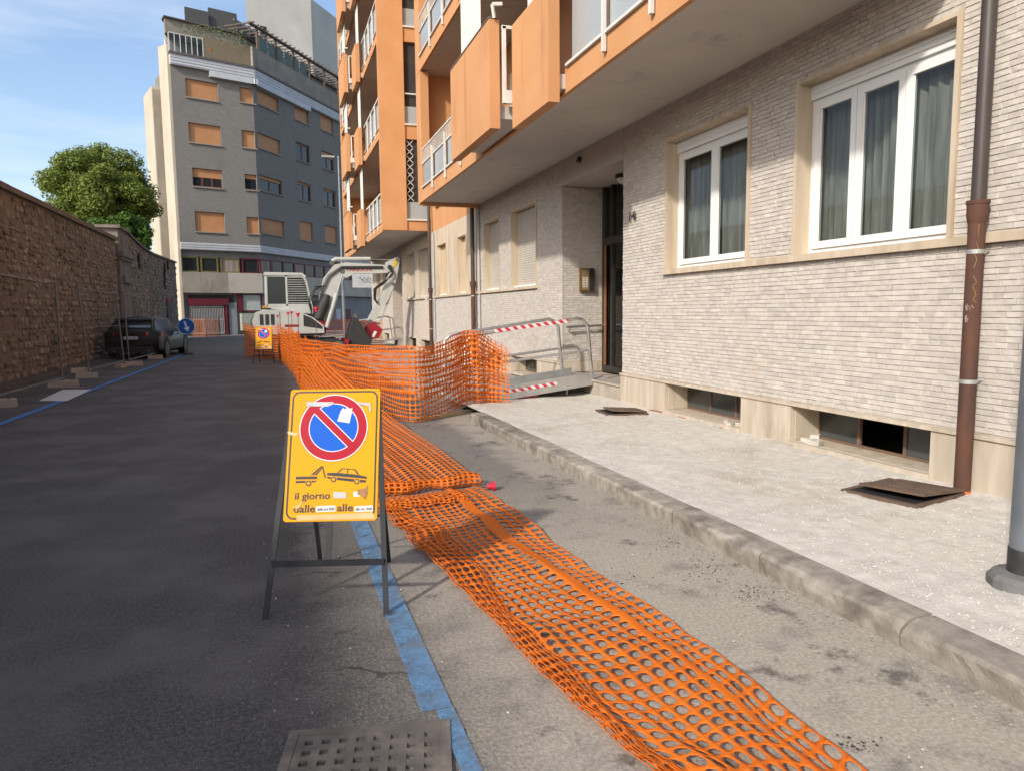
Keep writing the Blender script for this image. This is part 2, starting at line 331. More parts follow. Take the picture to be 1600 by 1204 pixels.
def wallgrid(name, mat, y0, y1, z0, z1, holes, X=FX+.018, parent=None):
    g = MB(); ys = sorted({y0, y1, *[min(max(v, y0), y1) for h in holes for v in h[:2]]}); zs = sorted({z0, z1, *[min(max(v, z0), z1) for h in holes for v in h[2:]]})
    for a, b in zip(ys, ys[1:]):
        for c, d in zip(zs, zs[1:]):
            my, mz = (a+b)/2, (c+d)/2
            if any(h[0] < my < h[1] and h[2] < mz < h[3] for h in holes): continue
            g.face([(X, a, c), (X, b, c), (X, b, d), (X, a, d)])
    return g.build(name, mat, parent or apt)
WIN = [(4.38, 6.17, 2.12, 3.82), (6.96, 8.72, 2.12, 3.82), (13.84, 15.44, 2.09, 3.77), (16.35, 17.62, 2.09, 3.77)]
BAS = [(4.43, 6.12, .19, .555), (6.97, 8.68, .19, .555), (13.80, 15.50, .2, .555), (16.3, 17.6, .2, .555)]
REC = (10.03, 12.48, .0, 3.86)
W3 = [(19.44, 20.40, 2.09, 3.70), (21.86, 23.15, 2.09, 3.70)]
B2 = 24.3-4.18
W4 = [(a+B2, b+B2, c, d) for a, b, c, d in WIN]; BA4 = [(a+B2, b+B2, c, d) for a, b, c, d in BAS]; REC4 = (REC[0]+B2, REC[1]+B2, 0, 3.86)
H1 = WIN + BAS + [REC]
wall = wallgrid('wall', MORT, -3, 18.2, 0, 4.4, H1)
wallgrid('wall', MORT, 18.2, 24.3, 0, 2.06, [])
wallgrid('cladding', TRAV, 18.2, 24.3, 2.06, 4.22, W3)
def brickmat():
    m = bpy.data.materials.new('distant brick'); m.use_nodes = True; t = m.node_tree; n = t.nodes; K = t.links.new; b = n['Principled BSDF']
    ge = n.new('ShaderNodeNewGeometry'); sx = n.new('ShaderNodeSeparateXYZ'); cb = n.new('ShaderNodeCombineXYZ'); K(ge.outputs['Position'], sx.inputs[0])
    ad = n.new('ShaderNodeMath'); K(sx.outputs[0], ad.inputs[0]); K(sx.outputs[1], ad.inputs[1]); K(ad.outputs[0], cb.inputs[0]); K(sx.outputs[2], cb.inputs[1])
    br = n.new('ShaderNodeTexBrick'); K(cb.outputs[0], br.inputs[0]); br.inputs['Scale'].default_value = 1; br.inputs['Brick Width'].default_value = .14; br.inputs['Row Height'].default_value = .046; br.inputs['Mortar Size'].default_value = .003
    br.inputs['Color1'].default_value = (.58, .51, .43, 1); br.inputs['Color2'].default_value = (.47, .41, .34, 1); br.inputs['Mortar'].default_value = (.27, .235, .2, 1)
    K(br.outputs[0], b.inputs['Base Color']); bp = n.new('ShaderNodeBump'); bp.inputs['Distance'].default_value = .006; bp.inputs['Strength'].default_value = .6; bp.invert = True; K(br.outputs['Fac'], bp.inputs['Height']); K(bp.outputs[0], b.inputs['Normal'])
    b.inputs['Roughness'].default_value = .85; return m
DBRK = brickmat()
wallgrid('wall', DBRK, 24.3, 40, 0, 4.4, W4+BA4+[REC4])
# solid shell behind the facade, closed so that no daylight leaks in
g = MB(); g.box(FX+2.6, FX+9, -3, 40, 0, 20.6); g.build('core', DARK, apt)
g = MB(); g.face([(FX+.018, -3, 0), (FX+2.6, -3, 0), (FX+2.6, -3, 20.6), (FX+.018, -3, 20.6)]); g.face([(FX+.018, 40, 0), (FX+2.6, 40, 0), (FX+2.6, 40, 20.6), (FX+.018, 40, 20.6)]); g.face([(FX+.018, -3, 20.6), (FX+2.6, -3, 20.6), (FX+2.6, 40, 20.6), (FX+.018, 40, 20.6)]); g.build('end_wall', ORANGE, apt)
g = MB()
for z in (.08, 4.38):
    for a, b in ((-3, REC[0]), (REC[1], REC4[0]), (REC4[1], 40)): g.face([(FX+.02, a, z), (FX+2.6, a, z), (FX+2.6, b, z), (FX+.02, b, z)])
g.build('floor_slab', DARK, apt)

# --- split face bricks: the nearest as objects, the others joined
def brick_rows(u0, u1, z0, z1, holes, rowh=.046):
    out = []; nr = int((z1-z0)/rowh); rh = (z1-z0)/nr
    for r in range(nr):
        za, zb = z0+r*rh, z0+(r+1)*rh; zc = (za+zb)/2; segs = [(u0, u1)]
        for h in holes:
            if h[2]-.01 < zc < h[3]+.01:
                segs = [s for a, b in segs for s in ((a, min(b, h[0])), (max(a, h[1]), b)) if s[1]-s[0] > .01]
        for a, b in segs:
            u = a
            while u < b-.001:
                w = random.choice((.08, .095, .11, .13, .15, .18))*rnd(.9, 1.1)
                if b-u-w < .05: w = b-u
                out.append((u, u+w, za, zb)); u += w
    return out
fb = []
OUTH = [(a-.03, b+.03, c, d+.03) for a, b, c, d in WIN]
for r_ in brick_rows(3.0, REC[0], .60, 4.325, OUTH[:2]+[(3.0, 8.75, 2.045, 2.12)]): fb.append(('x', *r_))
for r_ in brick_rows(REC[1], 18.15, .60, 4.325, OUTH[2:]+[(13.8, 18.2, 2.03, 2.09)]): fb.append(('x', *r_))
for r_ in brick_rows(18.2, 24.2, .60, 2.03, []): fb.append(('x', *r_))
for r_ in brick_rows(FX, FX+.93, .60, 3.84, [], .046): fb.append(('y', *r_))
g = MB(); indiv = []
def vis(b):
    if b[0] != 'x': return 1e9
    return math.hypot(FX, (b[1]+b[2])/2) + (0 if 3.55 < b[1] < 8 else 100) + (0 if b[3] < 3.3 or b[1] > 4.6 else 50)
fb.sort(key=vis)
def brick_pts(u0, u1, za, zb, d0):
    j = .0010; e = rnd(-.002, .002); tt = rnd(-.0025, .0025)
    bk = [(u0+j, za+j), (u1-j, za+j), (u1-j, zb-j), (u0+j, zb-j)]
    return bk, [d0+e+tt, d0-e*.3-tt+rnd(-.003, .003), d0-e+rnd(-.003, .003), d0+tt*.5+rnd(-.003, .003)]
for i, (ax, u0, u1, za, zb) in enumerate(fb):
    d0 = rnd(.006, .011); bk, ds = brick_pts(u0, u1, za, zb, d0); s = .0025
    if ax == 'x': P = lambda u, z, d: Vector((FX+.018-d, u, z))
    else: P = lambda u, z, d: Vector((u, REC[1]+.018-d, z))
    cu, cz = (u0+u1)/2, (za+zb)/2; t = MB() if i < 300 else g; k = len(t.v)
    t.v += [P(u, z, 0) for u, z in bk] + [P(u+(cu-u)*.05, z+(cz-z)*.12, d) for (u, z), d in zip(bk, ds)]
    t.f += [[k+4, k+5, k+6, k+7]] + [[k+q, k+(q+1) % 4, k+4+(q+1) % 4, k+4+q] for q in range(4)]
    if i < 300: t.build('brick', BRK, wall)
tag(g.build('brickwork', BRK, wall), kind='stuff')

# --- stone sill course, plinth, surrounds, basement windows
def plinth(y0, y1, n, bas, par=apt):
    g = MB()
    cuts = sorted({y0, y1, *[v for h in bas if y0 <= h[0] < y1 for v in h[:2]]})
    for a, b in zip(cuts, cuts[1:]):
        inside = any(h[0]-.01 < (a+b)/2 < h[1]+.01 for h in bas)
        if inside: continue
        m_ = max(1, round((b-a)/.95))
        for i in range(m_): box('plinth_slab', PLINTH, par, FX-.022, FX+.03, a+(b-a)*i/m_+.002, a+(b-a)*(i+1)/m_-.002, .05, .556)
    box('plinth_cap', PLINTH, par, FX-.042, FX+.03, y0, y1, .558, .592)
plinth(3.0, REC[0], 8, BAS); plinth(REC[1], 18.2, 5, BAS); plinth(18.2, 24.3, 5, [])
for a, b in ((3.0, 8.77), (13.80, 18.2), (18.25, 24.9), (24.9+.5, 29.0)):
    box('sill_course', TRAV, apt, FX-.045, FX+.05, a, b, 2.046 if a < 10 else 2.03, 2.115 if a < 10 else 2.09)
BMET = M('rusty basement frame', (.13, .09, .07), (.20, .11, .07), scale=9, rough=.8, coord='World')
BGL = glass('dusty basement glass', (.35, .38, .36), .12, .35, (.10, .11, .105))
DEBR = M('mortar lump', (.55, .52, .46), (.42, .39, .34), scale=12, rough=.95, bump=.5)
for bi, (a, b, c, d) in enumerate(BAS):
    w = thing('basement_window', (FX, a, c)); w.parent = apt; w.location = Vector((FX, a, c)) - ORG[apt.name]
    box('sill', PLINTH, w, FX-.05, FX+.42, a-.02, b+.02, c-.055, c-.004)
    for yy in ((a-.001, a+.02), (b-.02, b+.001)): box('jamb', PLINTH, w, FX+.031, FX+.42, yy[0], yy[1], c, d)
    box('lintel', PLINTH, w, FX+.031, FX+.42, a, b, d, d+.03)
    n = 3
    for i in range(n):
        ya, yb = a+.02+(b-a-.04)*i/n, a+.02+(b-a-.04)*(i+1)/n; f = MB()
        for q in ((ya, ya+.018, c, d), (yb-.018, yb, c, d)): f.box(FX+.33, FX+.36, *q)
        f.box(FX+.331, FX+.359, ya+.018, yb-.018, c, c+.022); f.box(FX+.331, FX+.359, ya+.018, yb-.018, d-.02, d)
        f.build('frame', BMET, w)
        if not (bi == 0 and i == 1): box('pane', BGL, w, FX+.343, FX+.347, ya+.018, yb-.018, c+.022, d-.02)
    box('recess_back', DARK, w, FX+.9, FX+.92, a-.3, b+.3, c-.1, d+.3)

CURT = M('net curtain', (.50, .49, .46), (.24, .235, .22), scale=3, rough=.9, stretch=(1, 9, .5), coord='World', trans=.4)
def surround(w, a, b, c, d, dep=.24):
    for q in ((a-.03, a+.012), (b-.012, b+.03)): box('jamb', TRAV, w, FX-.016, FX+dep, q[0], q[1], c, d)
    box('head', TRAV, w, FX-.015, FX+dep, a-.03, b+.03, d, d+.035)
    box('sill', TRAV, w, FX+.051, FX+dep, a+.012, b-.012, c-.03, c)
def part(name, loc):
    w = thing(name, loc); w.parent = apt; w.location = Vector(loc) - ORG[apt.name]; return w
def pvc_window(a, b, c, d, sashes):
    w = part('window', (FX, a, c)); surround(w, a, b, c, d); x0, x1 = FX+.17, FX+.235; a, b = a+.013, b-.013
    box('shutter_box', WPVC, w, x0-.03, x1, a, b, d-.15, d-.001)
    f = MB(); f.box(x0-.045, x0-.031, a, b, d-.10, d-.085); f.box(x0-.04, x0-.031, a, b, d-.05, d-.03); f.build('shutter_guide', WPVC, w)
    f = MB(); f.box(x0, x1, a, a+.06, c, d-.151); f.box(x0, x1, b-.06, b, c, d-.151); f.box(x0+.001, x1, a+.06, b-.06, c, c+.055); f.box(x0+.001, x1, a+.06, b-.06, d-.19, d-.152); f.build('frame', WPVC, w)
    for s0, s1 in sashes:                     # fractions of the width
        ya, yb = a+.06+(b-a-.12)*s0, a+.06+(b-a-.12)*s1; f = MB(); e = .07; za, zb = c+.056, d-.191
        for q in ((ya+.002, ya+e, za, zb), (yb-e, yb-.002, za, zb)): f.box(x0-.022, x0+.03, *q)
        f.box(x0-.021, x0+.029, ya+e, yb-e, za, za+e); f.box(x0-.021, x0+.029, ya+e, yb-e, zb-e, zb); f.build('sash', WPVC, w)
        f = MB()
        for q in ((ya+e, ya+e+.012, za+e, zb-e), (yb-e-.012, yb-e, za+e, zb-e)): f.box(x0-.008, x0-.001, *q)
        f.build('bead', WPVC, w)
        box('pane', GLS, w, x0+.001, x0+.006, ya+e, yb-e, za+e, zb-e)
    g = MB(); n = 90
    for i in range(n+1):
        yy = a+.03+(b-a-.06)*i/n; xx = FX+.30 + .022*math.sin(i*1.25) + .012*math.sin(i*.53)
        g.v += [Vector((xx, yy, c+.02)), Vector((xx, yy, d-.1))]
    for i in range(n): g.f.append([2*i, 2*i+2, 2*i+3, 2*i+1])
    g.build('curtain', CURT, w, smooth=True)
    box('room', M('room wall', (.20, .17, .14), (.16, .14, .12), scale=2), w, FX+1.6, FX+1.62, a-.5, b+.5, .6, 4.2)
    return w
pvc_window(*WIN[0], [(0, .333), (.335, .665), (.667, 1)])
pvc_window(*WIN[1], [(0, .5), (.5, 1)])
def shutter_window(a, b, c, d, par='window', full=1.0, mat=SHUT):
    w = part(par, (FX, a, c)); surround(w, a, b, c, d, .22); a, b = a+.013, b-.013; z = d-.005; zb = c+.10+(1-full)*(d-c)
    while z > zb:
        h = .05; f = MB(); f.hexa([(FX+.150, a, z-h), (FX+.17, a, z-h), (FX+.17, b, z-h), (FX+.150, b, z-h)], [(FX+.160, a, z-.002), (FX+.17, a, z-.002), (FX+.17, b, z-.002), (FX+.160, b, z-.002)]); f.build('slat', mat, w); z -= h
    box('bottom_bar', mat, w, FX+.14, FX+.172, a, b, z-.035, z)
    box('window_ledge', WPVC, w, FX+.05, FX+.2, a, b, c, c+.04); box('backing', DARK, w, FX+.2, FX+.215, a, b, c, d)
for q in WIN[2:]: shutter_window(*q)
BEIG = M('beige shutter slat', (.52, .42, .27), (.46, .37, .24), scale=5, rough=.6, coord='World')
for q in W3: shutter_window(*q, mat=BEIG)
for q in W4[:2]: shutter_window(*q)
for a, b, c, d in W4[2:]+BA4:
    w = part('window', (FX, a, c)); surround(w, a, b, c, d, .2); box('backing', DARK, w, FX+.15, FX+.17, a, b, c, d)

# --- entrance recess
def recess(r, near):
    a, b = r[0], r[1]; zc = r[3]; w = part('entrance', (FX, a, 0)); dp = .95
    if near: g = MB(); g.face([(FX, b+.018, 0), (FX+dp, b+.018, 0), (FX+dp, b+.018, zc), (FX, b+.018, zc)]); g.build('return_wall', MORT, w)
    else: g = MB(); g.face([(FX, b, 0), (FX+dp, b, 0), (FX+dp, b, zc), (FX, b, zc)]); g.build('return_wall', DBRK, w)
    g = MB(); g.face([(FX+.018, a, 0), (FX+dp, a, 0), (FX+dp, a, zc), (FX+.018, a, zc)]); g.build('return_wall', DBRK, w)
    box('soffit', PLAST, w, FX-.004, FX+dp, a, b, zc, zc+.06)
    box('header', PLAST, w, FX-.003, FX+.017, a+.002, b-.002, zc+.061, 4.315)
    box('threshold', M('entrance step stone', (.42, .37, .31), (.30, .26, .22), scale=4, rough=.6, coord='World'), w, FX-.03, FX+dp, a+.002, b-.002, .02, .372)
    box('step_cap', M('entrance step stone', (0, 0, 0)), w, FX-.06, FX+.3, a+.004, b-.004, .373, .402)
    if near:
        for i in range(2): box('plinth_slab', PLINTH, w, FX+.02+.46*i, FX+.48+.46*i, b-.004, b+.03, .403, .60)
    x = FX+dp-.12; d = part('door', (x, a, .4))
    f = MB(); f.box(x, x+.09, b-.11, b-.0, .40, zc-.001); f.box(x-.002, x+.088, b-.42, b-.36, .40, zc-.001); f.box(x, x+.09, a+.001, a+.08, .40, zc-.001); f.box(x-.004, x+.086, a+.08, b-.11, 2.78, 2.92); f.box(x-.003, x+.085, a+.08, b-.11, .401, .52); f.box(x+.001, x+.085, (a+b)/2-.15, (a+b)/2-.05, .52, 2.78)
    f.build('frame', BRONZE, d); box('wood_trim', M('varnished wood', (.22, .085, .03), (.15, .06, .02), scale=6, rough=.4, stretch=(1, 1, .1)), d, x-.012, x-.003, b-.20, b-.115, .53, 2.77)
    box('pane', GLS, d, x+.04, x+.046, a+.08, b-.12, .52, 2.78); box('pane', GLS, d, x+.041, x+.045, a+.08, b-.12, 2.93, zc-.002)
    return w
ent = recess(REC, True); recess(REC4, False)
yb = REC[1]-.022
IB = M('brass intercom', (.30, .17, .06), (.20, .11, .045), scale=6, rough=.35, metal=.5)
box('intercom', IB, ent, FX+.35, FX+.63, yb-.05, yb+.02, 1.92, 2.36)
ic = box('name_plate', M('intercom steel', (.33, .24, .13), (.25, .18, .10), scale=9, rough=.4, metal=.3), ent, FX+.375, FX+.52, yb-.056, yb-.0505, 1.95, 2.33)
for i in range(2):
    for k in range(6): box('call_button', M('pale button', (.6, .57, .5)), ent, FX+.39+.06*i, FX+.435+.06*i, yb-.061, yb-.0565, 2.0+.033*k, 2.022+.033*k)
box('intercom_hood', BRONZE, ent, FX+.535, FX+.63, yb-.07, yb-.0505, 1.93, 2.35)
STEEL = M('brushed steel', (.40, .39, .37), (.33, .32, .30), scale=9, rough=.35, metal=.8)
g = MB().tube([(FX+.05, yb-.09, 1.26), (FX+.85, yb-.09, 1.29)], .022, 8); g.build('handrail', STEEL, ent)
for x in (.12, .75): MB().tube([(FX+x, yb-.09, 1.25), (FX+x, yb-.08, 1.2), (FX+x, yb+.01, 1.19)], .011, 6).build('handrail_bracket', STEEL, ent)
lp = (FX+.62, 11.15, 3.86)
g = MB().tube([(lp[0], lp[1], 3.86), (lp[0], lp[1], 3.79)], .17, 20); g.build('lamp_base', BRONZE, ent)
g = MB().tube([(lp[0], lp[1], 3.79), (lp[0], lp[1], 3.75), (lp[0], lp[1], 3.71), (lp[0], lp[1], 3.69)], [.15, .135, .09, .02], 20); g.build('lamp_shade', M('opal lamp glass', (.55, .53, .48), rough=.2), ent, smooth=True)
MB().tube([(FX-.02, 11.6, 4.2), (FX-.05, 11.6, 4.12)], [.035, .05], 10).build('sensor', BRONZE, ent)
nm = Matrix.Translation(Vector((FX-.028, 9.76, 2.89)) - ORG[apt.name]) @ Matrix(((0, 0, -1, 0), (-1, 0, 0, 0), (0, 1, 0, 0), (0, 0, 0, 1)))
lettering('house_number', '14', .20, BRONZE, apt, nm, .19)

# --- downpipes
RUST = M('rusty cast iron', (.105, .045, .027), (.062, .032, .024), scale=3, rough=.8, bump=.4, bscale=60, stretch=(3, 3, .6), stain=(.20, .075, .028), stain_scale=2.2, stain_lo=.58, coord='World', streak=.2)
BRN = M('dark brown pipe', (.062, .047, .042), (.05, .038, .034), scale=3, rough=.45, coord='World')
GALV = M('galvanised clamp', (.45, .47, .43), (.36, .38, .35), scale=8, rough=.45, metal=.5)
def downpipe(y, x, r, ztop, zs=2.36, zb=.11):
    p = part('downpipe', (x, y, zb))
    MB().tube([(x, y, zs-.01), (x, y, ztop)], r*.88, 18).build('upper_pipe', BRN, p, smooth=True)
    MB().tube([(x, y, zb), (x, y, zs-.15)], r, 20).build('iron_pipe', RUST, p, smooth=True)
    MB().tube([(x, y, zs-.17), (x, y, zs-.14), (x, y, zs-.11), (x, y, zs-.03), (x, y, zs-.028), (x, y, zs)], [r*1.01, r*1.16, r*1.26, r*1.26, r*1.36, r*1.36], 20).build('socket', RUST, p, smooth=True)
    for z in (1.98, 1.0):
        MB().tube([(x, y, z-.016), (x, y, z+.016)], r*1.07, 20).build('clamp', GALV, p); MB().tube([(x+r, y-.01, z), (FX+.03, y-.035, z+.01)], .007, 6).build('clamp_pin', GALV, p)
    return p
def scribble(pts, zc, sc, mat, name):
    g = MB(); q = [(5.045-.060*math.cos(a*sc), 4.055+.060*math.sin(a*sc), zc+z) for a, z in pts]; g.tube(q, .0022, 5); g.build(name, mat, apt)
SCR = M('yellow chalk', (.34, .24, .06), rough=.9); SCW = M('white chalk', (.55, .45, .36), rough=.9)
scribble([(-.9, .16), (-.9, .04), (-.6, .06), (-.95, -.02), (-.6, -.06), (-.9, -.10), (-.6, -.16)], 2.02, 1, SCR, 'scribble'); scribble([(-.6, .10), (-1.0, .05), (-.6, .02), (-1.0, -.04), (-.7, -.08), (-1.1, -.1)], 1.70, 1, SCR, 'scribble')
scribble([(.1, .02), (.0, -.02), (-.1, .03), (-.2, -.02), (-.3, .02), (-.45, -.02), (-.6, .02), (-.8, .0)], 1.56, 1, SCW, 'scribble'); scribble([(.1, .02), (.0, -.03), (-.1, .03), (-.15, -.03), (-.3, -.0), (-.1, -.0)], 1.48, 1, SCW, 'scribble')
downpipe(4.055, 5.045, .058, 20.5); MB().tube([(5.045, 4.055, .07), (5.045, 4.055, .15)], .064, 18).build('outlet', M('orange plastic pipe', (.62, .16, .05), rough=.5), apt, smooth=True)
downpipe(18.40, 5.045, .062, 20.5); downpipe(23.85, 5.045, .062, 20.5)
MB().tube([(5.12, 18.05, .6), (5.12, 18.05, 4.2)], .03, 8).build('cable_duct', M('grey duct', (.42, .42, .42)), apt)
MB().tube([(5.12, 23.6, .6), (5.12, 23.6, 4.2)], .03, 8).build('cable_duct', MATS['grey duct'], apt)

# --- overhanging upper floors
wallgrid('upper_wall', ORANGE, 18.3, 24.3, 4.22, 20.6, [])
for z in (5.0, 8.1, 11.2, 14.3):
    for q in ((19.3, 20.6), (21.8, 23.2)):
        w = part('window', (FX, q[0], z)); box('shutter', BEIG, w, FX-.006, FX+.01, *q, z, z+1.5); box('sill', TRAV, w, FX-.06, FX+.01, q[0]-.05, q[1]+.05, z-.06, z-.002)
SOFF = PLAST
def bay(y0, floors, near_end):
    b = apt; y1 = y0+13.92
    wallgrid('back_wall', M('loggia back wall', (.42, .20, .10), (.36, .17, .085), scale=1, rough=.9, coord='World'), y0, y1, 4.35, 20.6, [], FX+.01, b)
    for k in range(floors):
        z = 4.32+3.1*k; s = part('balcony', (3.6, y0, z))
        box('slab', SOFF, s, 3.66, FX+.009, y0+.02, y1-.02, z+.0, z+.2)
        box('fascia', ORANGE, s, 3.60, 3.659, y0, y1, z-.03, z+.265)
        if k == 0: box('drip_edge', ORANGE, s, 3.66, FX+.0, y1-.10, y1+.02, z-.09, z-.002)
        # frosted glass railing at the near end
        ya, yb = y0+.1, y0+4.28
        box('ledge', WMET, s, 3.56, 3.68, ya, yb+.05, z+.267, z+.30)
        n = 4
        for i in range(n):
            p0, p1 = ya+(yb-ya)*i/n, ya+(yb-ya)*(i+1)/n
            box('glass_pane', FROST, s, 3.615, 3.625, p0+.05, p1-.05, z+.31, z+1.12)
            f = MB(); f.box(3.545, 3.585, p0-.02, p0+.03, z+.08, z+1.2); f.box(3.63, 3.66, p0+.06, p0+.09, z+.301, z+1.2); f.build('post', WMET, s)
        box('top_rail', WMET, s, 3.57, 3.66, ya, yb, z+1.2, z+1.25)
        # two solid parapet panels hung outside the slab edge
        box('parapet_panel', ORANGE, s, 3.35, 3.50, y0+4.36, y0+5.77, z-.16, z+1.25)
        box('parapet_panel', ORANGE, s, 3.05, 3.20, y0+5.88, y0+8.21, z-.14, z+1.36)
        box('coping', M('dark coping', (.12, .10, .09)), s, 3.04, 3.21, y0+5.87, y0+8.22, z+1.362, z+1.385)
        box('slab_edge', SOFF, s, 3.202, 3.598, y0+5.95, y0+8.2, z+.02, z+.2); box('slab_edge', SOFF, s, 3.502, 3.598, y0+4.4, y0+5.8, z+.02, z+.2)
        f = MB(); yq = y0+5.825
        f.bar((3.25, yq, z+.2), (3.25, yq, z+1.25), .05, .05); f.bar((3.45, yq, z+.2), (3.45, yq, z+1.25), .03, .05); f.bar((3.22, yq, z+1.24), (3.48, yq, z+1.24), .05, .045); f.bar((3.12, yq+.02, z+1.36), (3.08, yq-.02, z+1.52), .04, .04); f.bar((3.08, yq-.02, z+1.52), (3.22, yq-.02, z+1.54), .05, .045); f.build('rail_end', WMET, s)
        box('rail_plate', WMET, s, 3.23, 3.47, yq-.03, yq+.03, z+.20, z+.38)
        # ribbed white screens standing behind the panels
        for xa, q0, q1 in ((3.24, y0+6.95, y0+8.17), (3.53, y0+4.75, y0+5.6)):
            g = MB(); n = int((q1-q0)/.13)
            for i in range(n*2+1):
                yy = q0+(q1-q0)*i/(2*n); xx = xa + (.035 if i % 2 else 0); g.v += [Vector((xx, yy, z+.25)), Vector((xx, yy, z+3.05))]
            for i in range(2*n): g.f.append([2*i, 2*i+2, 2*i+3, 2*i+1])
            g.build('ribbed_screen', M('white ribbed sheet', (.52, .51, .48), (.45, .44, .41), scale=2, rough=.6, coord='World'), s)
        # far railing: glass below, bars above
        ya, yb = y0+8.35, y0+13.5
        box('ledge', WMET, s, 3.56, 3.68, ya, yb, z+.267, z+.30); n = 4
        for i in range(n):
            p0, p1 = ya+(yb-ya)*i/n, ya+(yb-ya)*(i+1)/n
            box('glass_pane', FROST, s, 3.615, 3.625, p0+.05, p1-.1, z+.31, z+.82)
            f = MB(); f.box(3.545, 3.585, p0-.02, p0+.03, z+.08, z+1.02); f.box(3.63, 3.66, p0+.12, p0+.15, z+.301, z+1.02); f.build('post', WMET, s)
        f = MB()
        for i in range(44): yy = ya+(yb-ya)*i/43; f.box(3.60, 3.612, yy-.006, yy+.006, z+.86, z+1.18)
        tag(f.build('baluster_row', WMET, s), kind='stuff')
        for zz in (.84, 1.18): box('top_rail', WMET, s, 3.59, 3.63, ya, yb, z+zz, z+zz+.03)
        box('end_post', ORANGE, s, 3.601, 3.80, y0+13.52, y1, z+.266, z+3.06)
        # balcony door of the flat behind
        w = box('balcony_door', BEIG, s, FX-.03, FX+.005, y0+9.6, y0+11.2, z+.2, z+2.4); box('balcony_door', BEIG, s, FX-.03, FX+.005, y0+2.0, y0+3.4, z+.2, z+2.4)
    box('end_wall', ORANGE, b, 3.602, FX+.008, y1-.02, y1+.16, 4.27, 20.6)
    if near_end:
        box('end_wall', ORANGE, b, 3.52, 4.36, y0-.2, y0-.01, 4.29, 20.6); box('end_wall', ORANGE, b, 4.36, FX+.01, y0-.15, y0-.01, 4.291, 4.62)
        for k in range(5):
            z = 4.62+3.1*k; box('ledge', WMET, b, 4.36, FX, y0-.2, y0-.02, z+.002, z+.05); box('glass_pane', FROST, b, 4.38, FX, y0-.1, y0-.09, z+.06, z+.62)
            box('stair_glazing', DARK, b, 4.362, FX, y0-.06, y0-.03, z+.63, z+2.65)
            g = MB()
            for i in range(8): zz = z+.65+.25*i; g.bar((4.40, y0-.12, zz), (4.62, y0-.12, zz+.22), .015, .02); g.bar((4.62, y0-.12, zz), (4.40, y0-.12, zz+.22), .015, .02)
            if k == 0: g.build('lattice', WMET, b)
            if k: box('rail', WMET, b, 4.36, FX, y0-.15, y0-.13, z+1.0, z+1.04); box('spandrel', ORANGE, b, 4.36, FX+.01, y0-.15, y0-.01, z-.44, z)
    return b
bay(4.18, 3, False); bay(24.3, 5, True)
# ------------------------------------------------------------------ old stone wall on the left
STW = M('old wall stone', (.34, .275, .21), (.19, .15, .113), scale=7, rough=.95, bump=.7, bscale=28, island=.38, stain=(.085, .065, .052), stain_scale=.55, stain_lo=.52, coord='World', bdist=.02)
STM = M('old wall mortar', (.21, .17, .13), (.14, .112, .087), scale=4, rough=.95, bump=.8, bscale=20, stain=(.07, .055, .045), stain_scale=.5, stain_lo=.52, coord='World', bdist=.02)
COP = M('wall coping', (.19, .145, .115), (.13, .10, .08), scale=2.5, rough=.9, bump=.4, bscale=20, stain=(.08, .065, .055), stain_scale=1.5, coord='World')
WX = -6.0
sw = thing('stone_wall', (WX, 20, 0), label='long tall rubble stone boundary wall with flat coping behind the mesh fences', cat='wall')
wb = box('wall_body', STM, sw, WX-.5, WX-.03, -16, 33.0, -.02, 4.56)
y = -16.0
while y < 33: box('coping_slab', COP, sw, WX-.6, WX+.09, y+.006, min(y+1.3, 33)-.006, 4.56, 4.70+rnd(-.006, .006)); y += 1.3
pier = thing('wall_pier', (WX, 34, 0), label='pale grey gate pier with moulded cornice standing between the two stone walls', cat='pier')
PIR = M('pier stone', (.21, .185, .16), (.14, .12, .10), scale=3, rough=.9, bump=.4, bscale=20, stain=(.07, .06, .052), stain_scale=1.2, coord='World')
box('shaft', PIR, pier, WX-.7, WX+.08, 33.05, 35.2, 0, 3.95); box('cornice', PIR, pier, WX-.8, WX+.28, 32.9, 35.35, 3.95, 4.15); box('cornice_lower', PIR, pier, WX-.75, WX+.18, 32.97, 35.28, 3.82, 3.949); box('attic', PIR, pier, WX-.65, WX+.05, 33.2, 35.1, 4.15, 5.1); box('cap', PIR, pier, WX-.75, WX+.16, 33.05, 35.4, 5.1, 5.22); box('niche_block', PIR, pier, WX+.081, WX+.2, 33.4, 34.9, 2.9, 3.2)
sw2 = thing('stone_wall', (WX, 44, 0), label='stone boundary wall with sagging top between the grey pier and the dark brick house', cat='wall')
def top2(y): return 5.15 - .42*math.sin(min(1, (y-35.3)/7)*math.pi/2) + .018*max(0, y-42.5)
g = MB(); n = 20
for i in range(n+1):
    y = 35.25+16.6*i/n; z = top2(y); g.v += [Vector((WX-.5, y, -.02)), Vector((WX-.03, y, -.02)), Vector((WX-.03, y, z)), Vector((WX-.5, y, z))]
for i in range(n):
    for q in range(4): g.f.append([4*i+q, 4*i+(q+1) % 4, 4*i+4+(q+1) % 4, 4*i+4+q])
g.f += [[0, 1, 2, 3], [4*n+q for q in range(4)]]; wb2 = g.build('wall_body', STM, sw2)
for i in range(n):
    ya, yb = 35.25+16.6*i/n+.01, 35.25+16.6*(i+1)/n-.01; za, zb = top2(ya), top2(yb)
    MB().hexa([(WX-.58, ya, za), (WX+.07, ya, za), (WX+.07, yb, zb), (WX-.58, yb, zb)], [(WX-.58, ya, za+.1), (WX+.07, ya, za+.1), (WX+.07, yb, zb+.1), (WX-.58, yb, zb+.1)]).build('coping_slab', COP, sw2)
